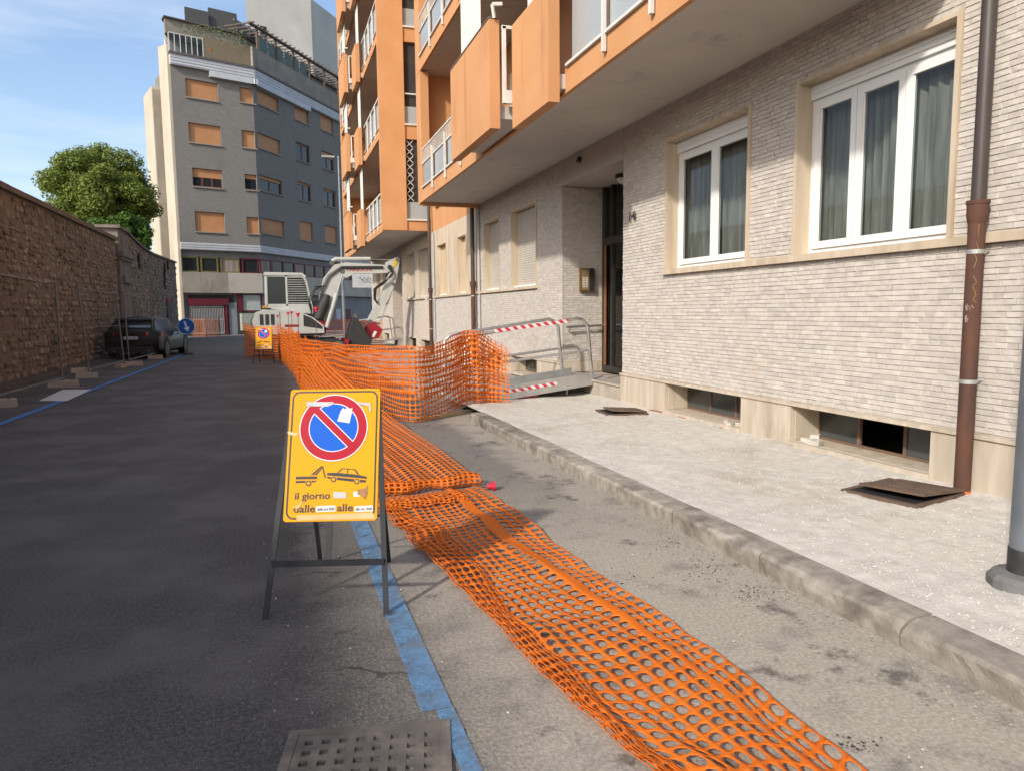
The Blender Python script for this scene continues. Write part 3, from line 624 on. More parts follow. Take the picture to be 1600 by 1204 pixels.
def stones(par, y0, y1, ztop, hh, ww, ncap):
    L_ = []; z = 0.0
    while z < 5.2:
        h = rnd(*hh); y = y0 + rnd(-.1, 0)
        while y < y1:
            w = rnd(*ww); zt = ztop(y+w/2) - .015
            if z+h*.7 < zt: L_.append((max(y, y0), min(y+w, y1), z+rnd(-.03, .03), min(z+h+rnd(-.04, .025), zt)))
            y += w
        z += h
    L_ = [s for s in L_ if s[1]-s[0] > .04]; L_.sort(key=lambda s: (0 if 17.5 < s[0] else 1, s[0]))
    g = MB()
    for i, (a, b, c, d) in enumerate(L_):
        t = MB() if i < ncap else g; k = len(t.v); cy, cz = (a+b)/2, (c+d)/2; ry, rz = (b-a)/2*rnd(.78, 1.0), (d-c)/2*rnd(.78, 1.02); dep = rnd(-.02, .06); n = 7; ph = rnd(0, 6)
        for lay, (s, x) in enumerate(((1.0, -.06), (.93, dep*.6), (.62, dep))):
            for j in range(n):
                an = ph+2*math.pi*j/n; e = 2.6; cc, ss = math.cos(an), math.sin(an); rr = 1/((abs(cc)**e+abs(ss)**e)**(1/e))
                if lay == 0: jr = rnd(.88, 1.04); 
                t.v.append(Vector((WX-.03+x+(rnd(-.012, .012) if lay == 2 else 0), cy+cc*rr*ry*s*rnd(.9, 1.03), cz+ss*rr*rz*s*rnd(.9, 1.03))))
        for lay in (0, 1):
            for j in range(n): t.f.append([k+lay*n+j, k+lay*n+(j+1) % n, k+(lay+1)*n+(j+1) % n, k+(lay+1)*n+j])
        t.f.append([k+2*n+j for j in range(n)])
        if i < ncap: t.build('stone', STW, par, smooth=False)
    tag(g.build('rubble', STW, par), kind='stuff')
stones(wb, 8, 33.0, lambda y: 4.56, (.10, .23), (.12, .44), 300)
stones(wb2, 35.25, 51.8, top2, (.16, .26), (.2, .5), 0)
SHD = M('dark opening', (.012, .011, .010), rough=1)
for (px, py, w_, h_) in ((218, 408, .22, .7), (258, 418, .2, .55), (258, 438, .22, 1.0), (263, 415, .16, .5)):
    p = gx(px, py, WX+.03); box('wall_slot', SHD, wb2, WX, WX+.032, p.y-w_, p.y+w_, p.z-h_/2, p.z+h_/2)
p = gx(265, 485, WX+.04); box('wall_plaque', M('dark plaque', (.05, .05, .055)), wb2, WX, WX+.05, p.y-.8, p.y+.8, p.z-.7, p.z+.5); box('plaque_head', M('red enamel', (.30, .02, .03)), wb2, WX, WX+.06, p.y-.8, p.y+.8, p.z+.501, p.z+.68)
p = gz(20, 588); box('verge', M('earth verge', (.10, .082, .062), (.065, .053, .04), scale=4, rough=1, bump=.6, bscale=25), None, WX-.1, WX+.55, 6, 51, -.015, .03)['kind'] = 'structure'

# ------------------------------------------------------------------ temporary mesh fences
FEN = M('galvanised fence tube', (.20, .19, .18), (.15, .14, .13), scale=8, rough=.5, metal=.5)
CON = M('concrete fence foot', (.42, .35, .28), (.33, .27, .21), scale=5, rough=.95, bump=.5, bscale=30)
GRIP = 'mesh fence panels along the stone wall'
def foot(p, rz, label, dz=0.0, s=1.0):
    t = local('fence_foot', (p[0], p[1], dz), rz, label=label, cat='fence foot', group='concrete feet of the mesh fences'); m = MB(); a, b, h = .25*s, .11*s, .13*s
    m.hexa([(-a, -b, 0), (a, -b, 0), (a, b, 0), (-a, b, 0)], [(-a*.93, -b*.8, h), (a*.93, -b*.8, h), (a*.93, b*.8, h), (-a*.93, b*.8, h)]); m.build('block', CON, t)
    for x in (-.14, .14):
        MB().tube([(x*s, 0, h-.001), (x*s, 0, h+.006)], .024*s, 10).build('socket', M('socket hole', (.03, .03, .03)), t)
def fence(a, b, h, label, lean=0.0):
    A, B = Vector((*a, .13)), Vector((*b, .13)); t = thing('mesh_fence_panel', (a[0], a[1], 0), label=label, cat='fence', group=GRIP); d = (B-A); up = Vector((lean, 0, h-.13)); ln = d.length
    for q in (A, B): MB().tube([q-Vector((0, 0, .1)), q+up+Vector((0, 0, .05))], .024, 8).build('post', FEN, t)
    MB().tube([A+up*.985, A+d*.4+up*.975, A+d*.8+up*.955, B+up*.985], .018, 8).build('top_tube', FEN, t); MB().tube([A+up*.03, B+up*.03], .018, 8).build('bottom_tube', FEN, t); MB().tube([A+up*.52, B+up*.52], .008, 6).build('mid_bar', FEN, t)
    g = MB(); n = int(ln/.11)
    for i in range(1, n): p = A+d*(i/n); g.bar(p+up*.03, p+up*.97, .0016, .0016, (0, 1, 0))
    for i in range(1, 9): g.bar(A+up*(i/9), B+up*(i/9), .0016, .0016)
    tag(g.build('wire_mesh', FEN, t), kind='stuff')
fence((-4.62, 14.5), (-4.48, 17.9), 2.34, 'tall mesh fence panel with dipped top tube facing the white bay marking', .0)
fence((-4.50, 20.4), (-4.34, 23.95), 2.28, 'mesh fence panel standing between the stacked feet and the dark car', -.12)
fence((-4.30, 24.5), (-4.08, 28.0), 2.22, 'mesh fence panel standing across the back of the dark car', -.05)
foot((-4.62, 14.45), .15, 'concrete foot at the free end of the dipped mesh fence panel', s=1.1); foot((-4.48, 17.95), .1, 'concrete foot beside the white bay marking', s=1.15)
foot((-4.55, 20.35), .2, 'lower concrete foot of the stacked pair under the mesh fence'); foot((-4.72, 20.45), .5, 'upper concrete foot lying on another foot', .135, .9)
foot((-4.42, 23.9), 1.4, 'concrete foot shared by two mesh fence panels, end turned to the lane', s=.9); foot((-4.2, 24.6), .25, 'long concrete foot behind the foot turned end on'); foot((-4.08, 28.0), .2, 'concrete foot beside the rear bumper of the dark car')

# ------------------------------------------------------------------ dark estate car by the wall
PAINT = M('black car paint', (.012, .011, .010), (.010, .009, .008), rough=.32, spec=.28)
CGL = M('tinted car glass', (.16, .18, .20), rough=.08, metal=.7); TYR = M('tyre rubber', (.018, .018, .018), rough=.85); RIM = M('alloy rim', (.16, .16, .16), rough=.35, metal=.8); BLK = M('black trim', (.015, .015, .015), rough=.6); CHR = M('chrome strip', (.5, .5, .5), rough=.2, metal=1)
def make_car(loc, rz, label):
    t = local('parked_car', loc, rz, label=label, cat='car')      # forward +y
    # stations along y: y, z sill, z belt, z roof(or deck), half width low, half width belt, half width roof
    S = [(-2.40, .42, .86, .92, .70, .76, .70), (-2.34, .30, .92, 1.02, .86, .86, .72), (-2.20, .22, .96, 1.10, .91, .91, .74), (-1.55, .20, .98, 1.02, .925, .925, .8), (-.4, .18, .96, 1.0, .93, .925, .8), (.8, .18, .93, .97, .93, .92, .8), (1.35, .19, .90, .96, .92, .91, .78), (1.9, .22, .80, .88, .90, .88, .70), (2.25, .27, .68, .76, .84, .80, .62), (2.42, .38, .56, .62, .70, .66, .5)]
    g = MB(); rows = []
    for (y, zs, zb, zr, wl, wb_, wr) in S:
        half = [(wl*.86, zs), (wl, zs+.10), (wl+.012, (zs+zb)/2), (wb_, zb-.03), (wb_*.95, zb+.02), (wr*.8, zr), (0, zr+.02)]
        rows.append([(x, y, z) for x, z in half] + [(-x, y, z) for x, z in half[-2::-1]])
    m_ = len(rows[0])
    for r_ in rows: g.v += [Vector(p) for p in r_]
    for i in range(len(rows)-1):
        for q in range(m_-1): g.f.append([i*m_+q, i*m_+q+1, (i+1)*m_+q+1, (i+1)*m_+q])
        g.f.append([i*m_+m_-1, i*m_, (i+1)*m_, (i+1)*m_+m_-1])
    g.f.append(list(range(m_))); g.f.append([(len(rows)-1)*m_+q for q in range(m_)]); body = g.build('body', PAINT, t, smooth=True)
    # greenhouse
    G = [(-2.22, 1.02, .79, 1.05, .74), (-1.95, 1.0, .82, 1.34, .66), (-1.62, .99, .83, 1.44, .62), (-.6, .97, .84, 1.475, .62), (.25, .95, .83, 1.45, .60), (.62, .94, .82, 1.28, .65), (1.22, .93, .78, .965, .74)]
    g = MB()
    for (y, zb, wb_, zr, wr) in G: g.v += [Vector(p) for p in ((wb_, y, zb), (wr+.02, y, zr-.05), (wr-.10, y, zr), (0, y, zr+.025), (-wr+.10, y, zr), (-wr-.02, y, zr-.05), (-wb_, y, zb))]
    for i in range(len(G)-1):
        for q in range(6): g.f.append([i*7+q, i*7+q+1, i*7+7+q+1, i*7+7+q])
    g.build('cabin', PAINT, t, smooth=True)
    def sideglass(y0, y1, y2, y3):
        for s in (1, -1):
            def at_(y, f):
                for a, b in zip(G, G[1:]):
                    if a[0] <= y <= b[0]:
                        k = (y-a[0])/(b[0]-a[0]); L2 = [p+(q-p)*k for p, q in zip(a, b)]; return Vector((s*(L2[2]+(L2[4]+.02-L2[2])*f+.008), y, L2[1]+(L2[3]-.05-L2[1])*f))
            g = MB(); n = 5; 
            for i in range(n+1): ya = y0+(y1-y0)*i/n; yb = y3+(y2-y3)*i/n; g.v += [at_(ya, .12), at_(yb, .93)]
            for i in range(n): g.f.append([2*i, 2*i+2, 2*i+3, 2*i+1])
            g.build('side_window', CGL, t, smooth=True)
    sideglass(-1.95, -1.35, -1.30, -1.72); sideglass(-1.25, -.35, -.33, -1.2); sideglass(-.27, .75, .2, -.25)
    MB().face([(-.62, -2.235, 1.06), (.62, -2.235, 1.06), (.55, -1.99, 1.33), (-.55, -1.99, 1.33)]).build('rear_window', CGL, t)
    MB().face([(-.72, 1.2, .99), (.72, 1.2, .99), (.60, .50, 1.36), (-.60, .50, 1.36)]).build('windscreen', CGL, t)
    g = MB(); g.hexa([(-.60, -2.14, 1.37), (.60, -2.14, 1.37), (.62, -1.75, 1.41), (-.62, -1.75, 1.41)], [(-.60, -2.10, 1.41), (.60, -2.10, 1.41), (.60, -1.75, 1.45), (-.60, -1.75, 1.45)]); g.build('roof_spoiler', PAINT, t)
    for s in (1, -1):
        MB().tube([(s*.60, -1.7, 1.45), (s*.60, -1.5, 1.505), (s*.60, .0, 1.52), (s*.60, .25, 1.46)], .018, 6).build('roof_rail', M('dark rail', (.1, .1, .1), rough=.3, metal=.6), t)
        g = MB(); g.hexa([(s*.945, -2.17, .82), (s*.50, -2.44, .84), (s*.50, -2.43, .95), (s*.935, -2.15, .96)], [(s*.86, -2.10, .82), (s*.50, -2.3, .84), (s*.50, -2.3, .95), (s*.85, -2.08, .96)]); g.build('tail_light', M('red tail light', (.55, .012, .014), rough=.15, coat=.5), t)
        MB().hexa([(s*.86, .62, .98), (s*1.06, .58, .99), (s*1.06, .68, .99), (s*.86, .76, .98)], [(s*.86, .60, 1.10), (s*1.05, .58, 1.13), (s*1.05, .66, 1.13), (s*.86, .74, 1.10)]).build('wing_mirror', PAINT, t)
        MB().hexa([(s*.62, 2.33, .58), (s*.84, 2.1, .60), (s*.84, 2.1, .72), (s*.62, 2.3, .70)], [(s*.6, 2.2, .58), (s*.8, 2.0, .60), (s*.8, 2.0, .72), (s*.6, 2.2, .70)]).build('headlight', M('headlight', (.5, .5, .5), rough=.1), t)
        for y in (-.62, .25): box('door_handle', BLK, t, s*.935-.015, s*.935+.015, y-.1, y+.1, .80, .83)
        MB().tube([(s*.55, -2.36, .30), (s*.55, -2.44, .30)], .045, 10).build('exhaust', CHR, t)
    box('number_plate', M('white plate', (.50, .52, .54), rough=.4), t, -.23, .23, -2.432, -2.40, .70, .81)
    for s in (-1, 1): box('plate_band', M('blue plate band', (.02, .07, .30)), t, s*.25-.02, s*.25+.02, -2.432, -2.401, .70, .81)
    box('bumper_insert', BLK, t, -.75, .75, -2.43, -2.36, .24, .40); box('trim_strip', CHR, t, -.7, .7, -2.435, -2.40, .405, .42)
    box('light_strip', M('dark red strip', (.12, .006, .006), rough=.2), t, -.5, .5, -2.435, -2.37, .90, .925)
    for s in (1, -1):
        for y in (-1.45, 1.48):
            w = MB().tube([(s*.72, y, .335), (s*.94, y, .335)], .335, 24).build('tyre', TYR, t, smooth=True); MB().tube([(s*.90, y, .335), (s*.946, y, .335)], [.24, .225], 20).build('rim', RIM, w)
            for k in range(5): an = k*1.2566; MB().bar((s*.95, y, .335), (s*.95, y+.21*math.cos(an), .335+.21*math.sin(an)), .05, .012, (1, 0, 0)).build('spoke', RIM, w)
            MB().tube([(s*.70, y, .36), (s*.945, y, .36)], .395, 24).build('wheel_arch', BLK, t)
    return t
make_car((-4.55, 30.3, 0), rad(-6), 'black estate car parked against the stone wall behind the mesh fence')

# round blue arrow sign beside the car
rs = local('direction_sign', (-3.25, 30.2, 0), rad(-8), label='round blue sign with white arrow pointing down beside the black car', cat='road sign')
SBL = M('sign blue', (.01, .09, .36), (.01, .08, .33), rough=.4); SWH = M('sign white', (.72, .72, .70), rough=.45)
def disc(r, z, n=36, c=(0, 0)): return [Vector((c[0]+r*math.cos(2*math.pi*k/n), z, c[1]+r*math.sin(2*math.pi*k/n))) for k in range(n)]
pc = gy(291, 510, 30.2) - Vector((-3.25, 30.2, 0)); cx_, cz_ = pc.x, pc.z
m = MB(); m.hexa(disc(.31, -.01, c=(cx_, cz_)), disc(.31, .01, c=(cx_, cz_))); m.build('rim', SWH, rs); m = MB(); m.hexa(disc(.295, -.012, c=(cx_, cz_)), disc(.295, -.0101, c=(cx_, cz_))); m.build('face', SBL, rs)
a_ = rad(-75); ux, uz = math.cos(a_), math.sin(a_); q_ = lambda u, v: Vector((cx_+u*ux-v*uz, -.0135, cz_+u*uz+v*ux))
m = MB(); m.face([q_(-.2, -.035), q_(.04, -.035), q_(.04, .035), q_(-.2, .035)]); m.face([q_(.041, -.12), q_(.22, 0), q_(.041, .12)]); m.build('arrow', SWH, rs)
MB().tube([(cx_, .02, 0), (cx_, .02, cz_+.3)], .024, 8).build('post', FEN, rs); MB().tube([(cx_, .02, 0), (cx_, .02, .06)], [.25, .2], 12).build('base', BLK, rs)

# ------------------------------------------------------------------ dark brick house closing the street
GB = M('grey brick', (.215, .203, .184), (.17, .16, .146), scale=3, rough=.85, bump=.3, bscale=14, stretch=(1, 1, 5), stain=(.15, .14, .128), stain_scale=.35, coord='World')
GBC = M('white metal cornice', (.52, .53, .55), (.44, .45, .47), scale=2, rough=.5, coord='World'); BEI = M('beige side wall', (.50, .44, .35), (.42, .37, .29), scale=.5, rough=.9, stain=(.26, .22, .18), stain_scale=.7, streak=.2, coord='World')
CNC = M('stained concrete and shaded band', (.30, .27, .225), (.23, .205, .17), scale=1, rough=.9, stain=(.15, .13, .11), stain_scale=1.0, streak=.25, coord='World'); ORS = M('orange roller shutter', (.50, .24, .105), (.44, .21, .09), scale=2, rough=.6, coord='World'); BRF = M('brown window frame', (.13, .05, .025), (.09, .035, .02), rough=.5); RED = M('dark red frame', (.13, .014, .024), (.10, .012, .02), rough=.5); PALE = M('pale panel', (.45, .41, .35), (.38, .345, .30), scale=.6, rough=.85, stain=(.28, .25, .21), stain_scale=.6, coord='World'); GRY = M('grey wall', (.26, .255, .245), (.21, .205, .20), scale=1, rough=.85, coord='World')
DGL = glass('dark window glass', (.3, .33, .34), .03, .25, (.03, .035, .04))
DC = 54.0
G0 = C0 + ray(407, 400)*(DC/FPX); G0.z = 0
dL = Vector((-math.sin(rad(72)), -math.cos(rad(72)), 0)); dR = Vector((math.sin(rad(34)), math.cos(rad(34)), 0)); UP = Vector((0, 0, 1))
nF = Vector((math.cos(rad(72)), -math.sin(rad(72)), 0)); nR = Vector((math.cos(rad(34)), -math.sin(rad(34)), 0))
def uv(face, px, py):                     # pixel -> (distance from the corner, height) on a face
    d, n = (dL, nF) if face == 'F' else (dR, nR); p = gpl(px, py, G0, n); return ((p-G0).dot(d), p.z)
gh = thing('brick_house', (G0.x, G0.y, 0), label='tall dark grey brick house with orange roller shutters and roof terraces closing the street', cat='building')
def gbox(name, mat, face, u0, u1, z0, z1, o0, o1, par=None):
    d, n = (dL, nF) if face == 'F' else (dR, nR); P = lambda u, o, z: G0 + d*u + n*o + UP*z
    return MB().hexa([P(u0, o0, z0), P(u1, o0, z0), P(u1, o1, z0), P(u0, o1, z0)], [P(u0, o0, z1), P(u1, o0, z1), P(u1, o1, z1), P(u0, o1, z1)]).build(name, mat, par or gh)
def px2(face, a, b):                      # two opposite pixel corners -> u0,u1,z0,z1
    p, q = uv(face, *a), uv(face, *b); return min(p[0], q[0]), max(p[0], q[0]), min(p[1], q[1]), max(p[1], q[1])
FW = uv('F', 283, 400)[0]; zbase = uv('F', 400, 384)[1]; ztop = uv('F', 400, 118)[1]; RW = 22.0
side = -nF
def mass(name, mat, z0, z1, inset=0.0, fw=FW, depth=5.4):
    a = G0 + dL*fw; b = G0 + dR*RW; poly = [G0, a, a+side*3.6, a+side*3.6+dL*0.0, G0+dR*RW+Vector((-12, 8, 0)), b]
    poly = [G0-nF*inset-nR*inset*.3, a-nF*inset, a+side*depth, b+Vector((-14, 10, 0)), b-nR*inset]
    return MB().hexa([p+UP*z0 for p in poly], [p+UP*z1 for p in poly]).build(name, mat, gh)
mass('upper_core', GB, zbase, ztop, .24); mass('ground_floor', GRY, 0, zbase-.5, .35)
mass('band', GBC, zbase-.5, zbase-.002, -.05)
for i in range(3): gbox('band_rib', GBC, 'F', -.03, FW, zbase-.45+.16*i, zbase-.36+.16*i, .051, .09); gbox('band_rib', GBC, 'R', -.03, RW, zbase-.45+.16*i, zbase-.36+.16*i, .051, .09)
a = G0+dL*(FW+.005); zt2 = uv('F', 262, 72)[1]
MB().hexa([a, a+dL*.18, a+dL*.18+side*2.8, a+side*2.8], [a+UP*(ztop+1.0), a+dL*.18+UP*(ztop+1.0), a+dL*.18+side*2.8+UP*(ztop+1.6), a+side*2.8+UP*(ztop+1.6)]).build('side_wall', BEI, gh)
q = a+side*2.85
MB().hexa([q, q+dL*.75, q+dL*.75+side*3.2, q+side*3.2], [q+UP*(ztop-1.2), q+dL*.75+UP*(ztop-1.2), q+dL*.75+side*3.2+UP*(ztop-1.2), q+side*3.2+UP*(ztop-1.2)]).build('rear_wing', BEI, gh)
MB().hexa([q-side*.05+dL*.2, q-side*.05+dL*.7, q-side*.01+dL*.7, q-side*.01+dL*.2], [p+UP*(ztop-1.4) for p in (q-side*.05+dL*.2, q-side*.05+dL*.7, q-side*.01+dL*.7, q-side*.01+dL*.2)]).build('rear_wing_face', CNC, gh)
HW = {'F': [], 'R': []}
def hwin(face, a, b, closed, panes=2, frame=BRF):
    u0, u1, z0, z1 = px2(face, a, b); w = thing('window', G0+(dL if face == 'F' else dR)*u0+UP*z0); w.parent = gh; w.location = w.location-ORG[gh.name]
    HW[face].append((u0, u1, z0, z1)); S_ = -.19; gbox('reveal', DARK, face, u0, u1, z0, z1, S_+.002, S_+.012, w); gbox('sill', CNC, face, u0-.05, u1+.05, z0-.09, z0-.003, S_+.02, .09, w)
    zs = z1-(z1-z0)*closed; z = z1
    n = max(2, int((z1-zs)/.16))
    if closed > 0:
        for i in range(n): za = zs+(z1-zs)*i/n; gbox('slat', ORS, face, u0+.02, u1-.02, za+.006, za+(z1-zs)/n, S_+.013, S_+.045, w)
    if closed < 1:
        for i in range(panes):
            p0, p1 = u0+(u1-u0)*i/panes, u0+(u1-u0)*(i+1)/panes
            gbox('pane', DGL, face, p0+.08, p1-.08, z0+.09, zs-.05, S_+.02, S_+.025, w)
            for q in ((p0+.0, p0+.08), (p1-.08, p1-.0)): gbox('frame', frame, face, q[0], q[1], z0, zs, S_+.021, S_+.06, w)
            gbox('frame', frame, face, p0+.08, p1-.08, z0, z0+.09, S_+.021, S_+.055, w)
    return w
for a, b, c in (((289, 122), (341, 159), 1), ((294, 191), (346, 228), 1), ((300, 262), (348, 295), .48), ((304, 330), (352, 364), 1)): hwin('F', a, b, c, 3)
for a, b, c in (((374, 136), (399, 163), 1), ((377, 203), (401, 233), 1), ((382, 272), (403.5, 298), .28), ((385, 339), (406, 366), 1)): hwin('F', a, b, c, 1)
for a, b, c in (((401, 139.5), (436, 177), 1), ((402, 206.5), (438.5, 243), 1), ((404, 272.5), (441.5, 306), .22), ((408, 340), (445, 370), 1)): hwin('R', a, b, c, 2)
for a, b, c in (((459.5, 162), (482.5, 196), 1), ((462, 220.5), (485, 257), .06), ((465, 283), (487, 317), .12), ((468, 345), (489.5, 378), 1)): hwin('R', a, b, c, 2)
for a, b, c in (((500, 176.5), (521, 211), 1), ((502, 234.5), (522.5, 269), .3), ((505, 294), (525, 325.5), .1), ((507.5, 352), (527.5, 381.5), 1)): hwin('R', a, b, c, 2)
for fc, wd, d_, n_ in (('F', FW, dL, nF), ('R', RW, dR, nR)):
    g = MB(); hs = [(max(.02, a), b, c, d) for a, b, c, d in HW[fc]]; us = sorted({0, wd, *[v for h in hs for v in h[:2]]}); zs_ = sorted({zbase, ztop, *[v for h in hs for v in h[2:]]}); Q = lambda u, z, o=0: G0+d_*u+UP*z+n_*o
    for a, b in zip(us, us[1:]):
        for c, d in zip(zs_, zs_[1:]):
            if not any(h[0] < (a+b)/2 < h[1] and h[2] < (c+d)/2 < h[3] for h in hs): g.face([Q(a, c), Q(b, c), Q(b, d), Q(a, d)])
    for a, b, c, d in hs:
        for p, q in (((a, c), (b, c)), ((b, c), (b, d)), ((b, d), (a, d)), ((a, d), (a, c))): g.face([Q(*p), Q(*q), Q(*q, -.2), Q(*p, -.2)])
    g.build('upper_wall', GB, gh)
# cornice and terrace parapet
for fc, w_ in (('F', FW), ('R', RW)):
    gbox('cornice', GBC, fc, -.1, w_+.05, ztop-.35, ztop+.35, 0, .28); gbox('cornice_lip', M('dark coping', (0, 0, 0)), fc, -.15, w_+.1, ztop+.351, ztop+.5, -.3, .36)
    for i in range(3): gbox('cornice_rib', GBC, fc, -.1, w_, ztop-.28+.2*i, ztop-.22+.2*i, .281, .31)
gbox('shutter_housing', GBC, 'F', -.3, FW*.55, ztop-.75, ztop-.36, .0, .34); gbox('shutter_housing', GBC, 'R', -.2, 7.5, ztop-.75, ztop-.36, .0, .33)
z5 = ztop+.5
gbox('parapet', CNC, 'R', -.1, RW, z5, z5+1.45, .0, .18)
REED = M('reed screen', (.23, .185, .12), (.13, .105, .07), scale=18, rough=.95, stretch=(6, 6, .2), coord='World'); DREED = M('dark reed screen', (.10, .10, .10), (.06, .06, .06), scale=18, rough=.95, stretch=(6, 6, .2), coord='World')
gbox('reed_screen', REED, 'F', -.05, FW*.60, z5, z5+1.5, -.05, .03)
pw = mass('penthouse', M('white penthouse wall', (.50, .49, .46), (.43, .42, .39), scale=.8, rough=.85, coord='World'), z5-.3, z5+1.75, 2.6, FW-.3, 3)
mass('penthouse_roof', CNC, z5+1.75, z5+2.75, 1.4, FW-.1, 1.8); mass('roof_edge', M('dark coping', (0, 0, 0)), z5+2.75, z5+2.84, 1.2, FW, 2)
for i in range(7): gbox('terrace_post', WMET, 'F', FW*.60+i*FW*.4/6, FW*.60+i*FW*.4/6+.05, z5, z5+1.3, .0, .05)
gbox('terrace_rail', WMET, 'F', FW*.60, FW, z5+1.3, z5+1.35, .0, .05); gbox('terrace_glass', glass('terrace glass', (.8, .82, .82), .03, .8), 'F', FW*.61, FW-.05, z5+.1, z5+1.28, .02, .03)
gbox('penthouse_door', M('pale shutter', (.55, .54, .5)), 'F', FW*.78, FW*.95, z5, z5+2.0, -2.58, -2.52); gbox('penthouse_door', DGL, 'F', FW*.15, FW*.55, z5+.2, z5+2.2, -2.58, -2.52)
WOODP = M('weathered timber', (.13, .095, .07), (.09, .065, .05), scale=5, rough=.9, coord='World')
for i in range(9): u = .6+i*2.4; gbox('pergola_post', WOODP, 'R', u, u+.14, z5+1.45, z5+3.0, .02, .16)
gbox('pergola_beam', WOODP, 'R', -.3, RW, z5+3.0, z5+3.15, .0, .2)
for i in range(36): u = i*.6; gbox('pergola_rafter', WOODP, 'R', u, u+.07, z5+3.151, z5+3.24, -2.2, .35)
for i in range(6): u = .9+i*1.1; gbox('trellis', M('green trellis', (.12, .17, .15), (.09, .12, .11), scale=3), 'R', u, u+1.0, z5+1.46, z5+2.5, .05, .08)
for i in range(12): gbox('roof_rail_post', WMET, 'R', 1.0+i*1.7, 1.06+i*1.7, z5+2.84, z5+3.9, -2.0, -1.95)
gbox('roof_rail', WMET, 'R', .8, RW, z5+3.9, z5+3.95, -2.0, -1.95)
for i in range(9): gbox('roof_panel', M('dark roof panel', (.06, .075, .085), (.10, .11, .115), scale=1), 'R', 1.1+i*2.2, 2.6+i*2.2, z5+2.9, z5+3.85, -1.93, -1.9)
gbox('reed_screen', DREED, 'F', .3, FW*.42, z5+2.84, z5+4.4, -2.2, -2.1); gbox('reed_screen', DREED, 'F', FW*.43, FW*.72, z5+2.84, z5+4.0, -2.0, -1.9); gbox('reed_screen', DREED, 'R', .8, 4.2, z5+2.84, z5+4.2, -2.3, -2.2)
TOW = M('white stair tower render', (.55, .53, .48), (.47, .45, .41), scale=.5, rough=.9, stain=(.26, .25, .23), stain_scale=.6, stain_lo=.58, streak=.12, coord='World')
tq = G0+dR*13+side*6
MB().hexa([tq+dL*6.2, tq, tq+dR*7, tq+dR*7+dL*6.2], [p+UP*(ztop+12.6) for p in (tq+dL*6.2, tq, tq+dR*7, tq+dR*7+dL*6.2)]).build('stair_tower', TOW, gh)
MB().hexa([tq+dL*5.0+nF*.02+UP*(ztop+7.2), tq+dL*4.4+nF*.02+UP*(ztop+7.2), tq+dL*4.4+UP*(ztop+7.2), tq+dL*5.0+UP*(ztop+7.2)], [tq+dL*5.0+nF*.02+UP*(ztop+9.0), tq+dL*4.4+nF*.02+UP*(ztop+9.0), tq+dL*4.4+UP*(ztop+9.0), tq+dL*5.0+UP*(ztop+9.0)]).build('tower_window', DGL, gh)
MB().tube([tq+dL*6.1+UP*(ztop+12), tq+dL*6.1+UP*(ztop+15)], .05, 6).build('aerial', FEN, gh)
pot = thing('plant_pot', G0+dL*(FW*.52)-nF*.35+UP*z5, label='terracotta pot with sparse climbing plant on the house roof terrace', cat='plant')
c_ = ORG[pot.name]; MB().tube([c_, c_+UP*.75], [.32, .42], 12).build('pot', M('terracotta', (.38, .13, .06), rough=.8), pot)
g = MB()
for i in range(400):
    p = c_+Vector((rnd(-1.6, 2.6), rnd(-.3, .3), 1.0+1.4*random.random()**.7)); s = .09; a = rnd(0, 6); g.face([p, p+Vector((s*math.cos(a), .03, s*math.sin(a))), p+Vector((s*math.cos(a+1.2), -.03, s*math.sin(a+1.2)))])
g.build('foliage', M('terrace leaf', (.07, .10, .03), (.10, .12, .04), scale=2), pot)
# first floor ribbon windows, pale spandrel, gate
u0, u1, z0, z1 = px2('F', (284, 400), (379, 427)); gbox('ribbon_back', DARK, 'F', -.05, FW, z0, z1, -.34, -.3)
OLV = M('olive frame', (.18, .15, .05), (.13, .11, .04), rough=.5); CUR = M('striped curtain', (.32, .28, .23), (.16, .13, .11), scale=3, stretch=(4, 4, .1), coord='World')
for i, (a, b, m_) in enumerate(((284, 312, OLV), (314, 343, OLV), (345, 376, OLV), (379, 410, RED))):
    q = px2('F', (a, 400), (b, 427)); w = thing('ribbon_window', G0+dL*q[0]+UP*z0); w.parent = gh; w.location = w.location-ORG[gh.name]
    gbox('pane', DGL if i in (0, 1, 3) else CUR, 'F', q[0]+.1, q[1]-.1, z0+.1, z1-.1, -.28, -.26, w)
    for e in ((q[0], q[0]+.1), (q[1]-.1, q[1])): gbox('frame', m_, 'F', e[0], e[1], z0, z1, -.29, -.2, w)
    for e in ((z0, z0+.1), (z1-.1, z1)): gbox('frame', m_, 'F', q[0]+.1, q[1]-.1, e[0], e[1], -.29, -.21, w)
gbox('ribbon_back', DARK, 'R', .0, RW, z0, z1, -.34, -.3)
for i in range(10):
    a = .1+i*1.6; w = thing('ribbon_window', G0+dR*a+UP*z0); w.parent = gh; w.location = w.location-ORG[gh.name]
    gbox('pane', DGL if i % 3 else CUR, 'R', a+.1, a+1.5, z0+.1, z1-.1, -.28, -.26, w)
    for e in ((a, a+.1), (a+1.5, a+1.6)): gbox('frame', RED, 'R', e[0], e[1], z0, z1, -.29, -.2, w)
    for e in ((z0, z0+.1), (z1-.1, z1)): gbox('frame', RED, 'R', a+.1, a+1.5, e[0], e[1], -.29, -.21, w)
zs0, zs1 = uv('F', 340, 458)[1], z0
uh = px2('F', (356, 430), (409, 458)); gbox('spandrel', PALE, 'F', -.05, uh[1], zs0, zs1, -.33, .06); gbox('spandrel', CNC, 'F', uh[1]+.003, FW+.05, zs0, zs1, -.33, .06); gbox('spandrel', PALE, 'R', -.05, RW, zs0, zs1, -.33, .05)  # darker left length of the band: the stone wall's shadow put into the colour
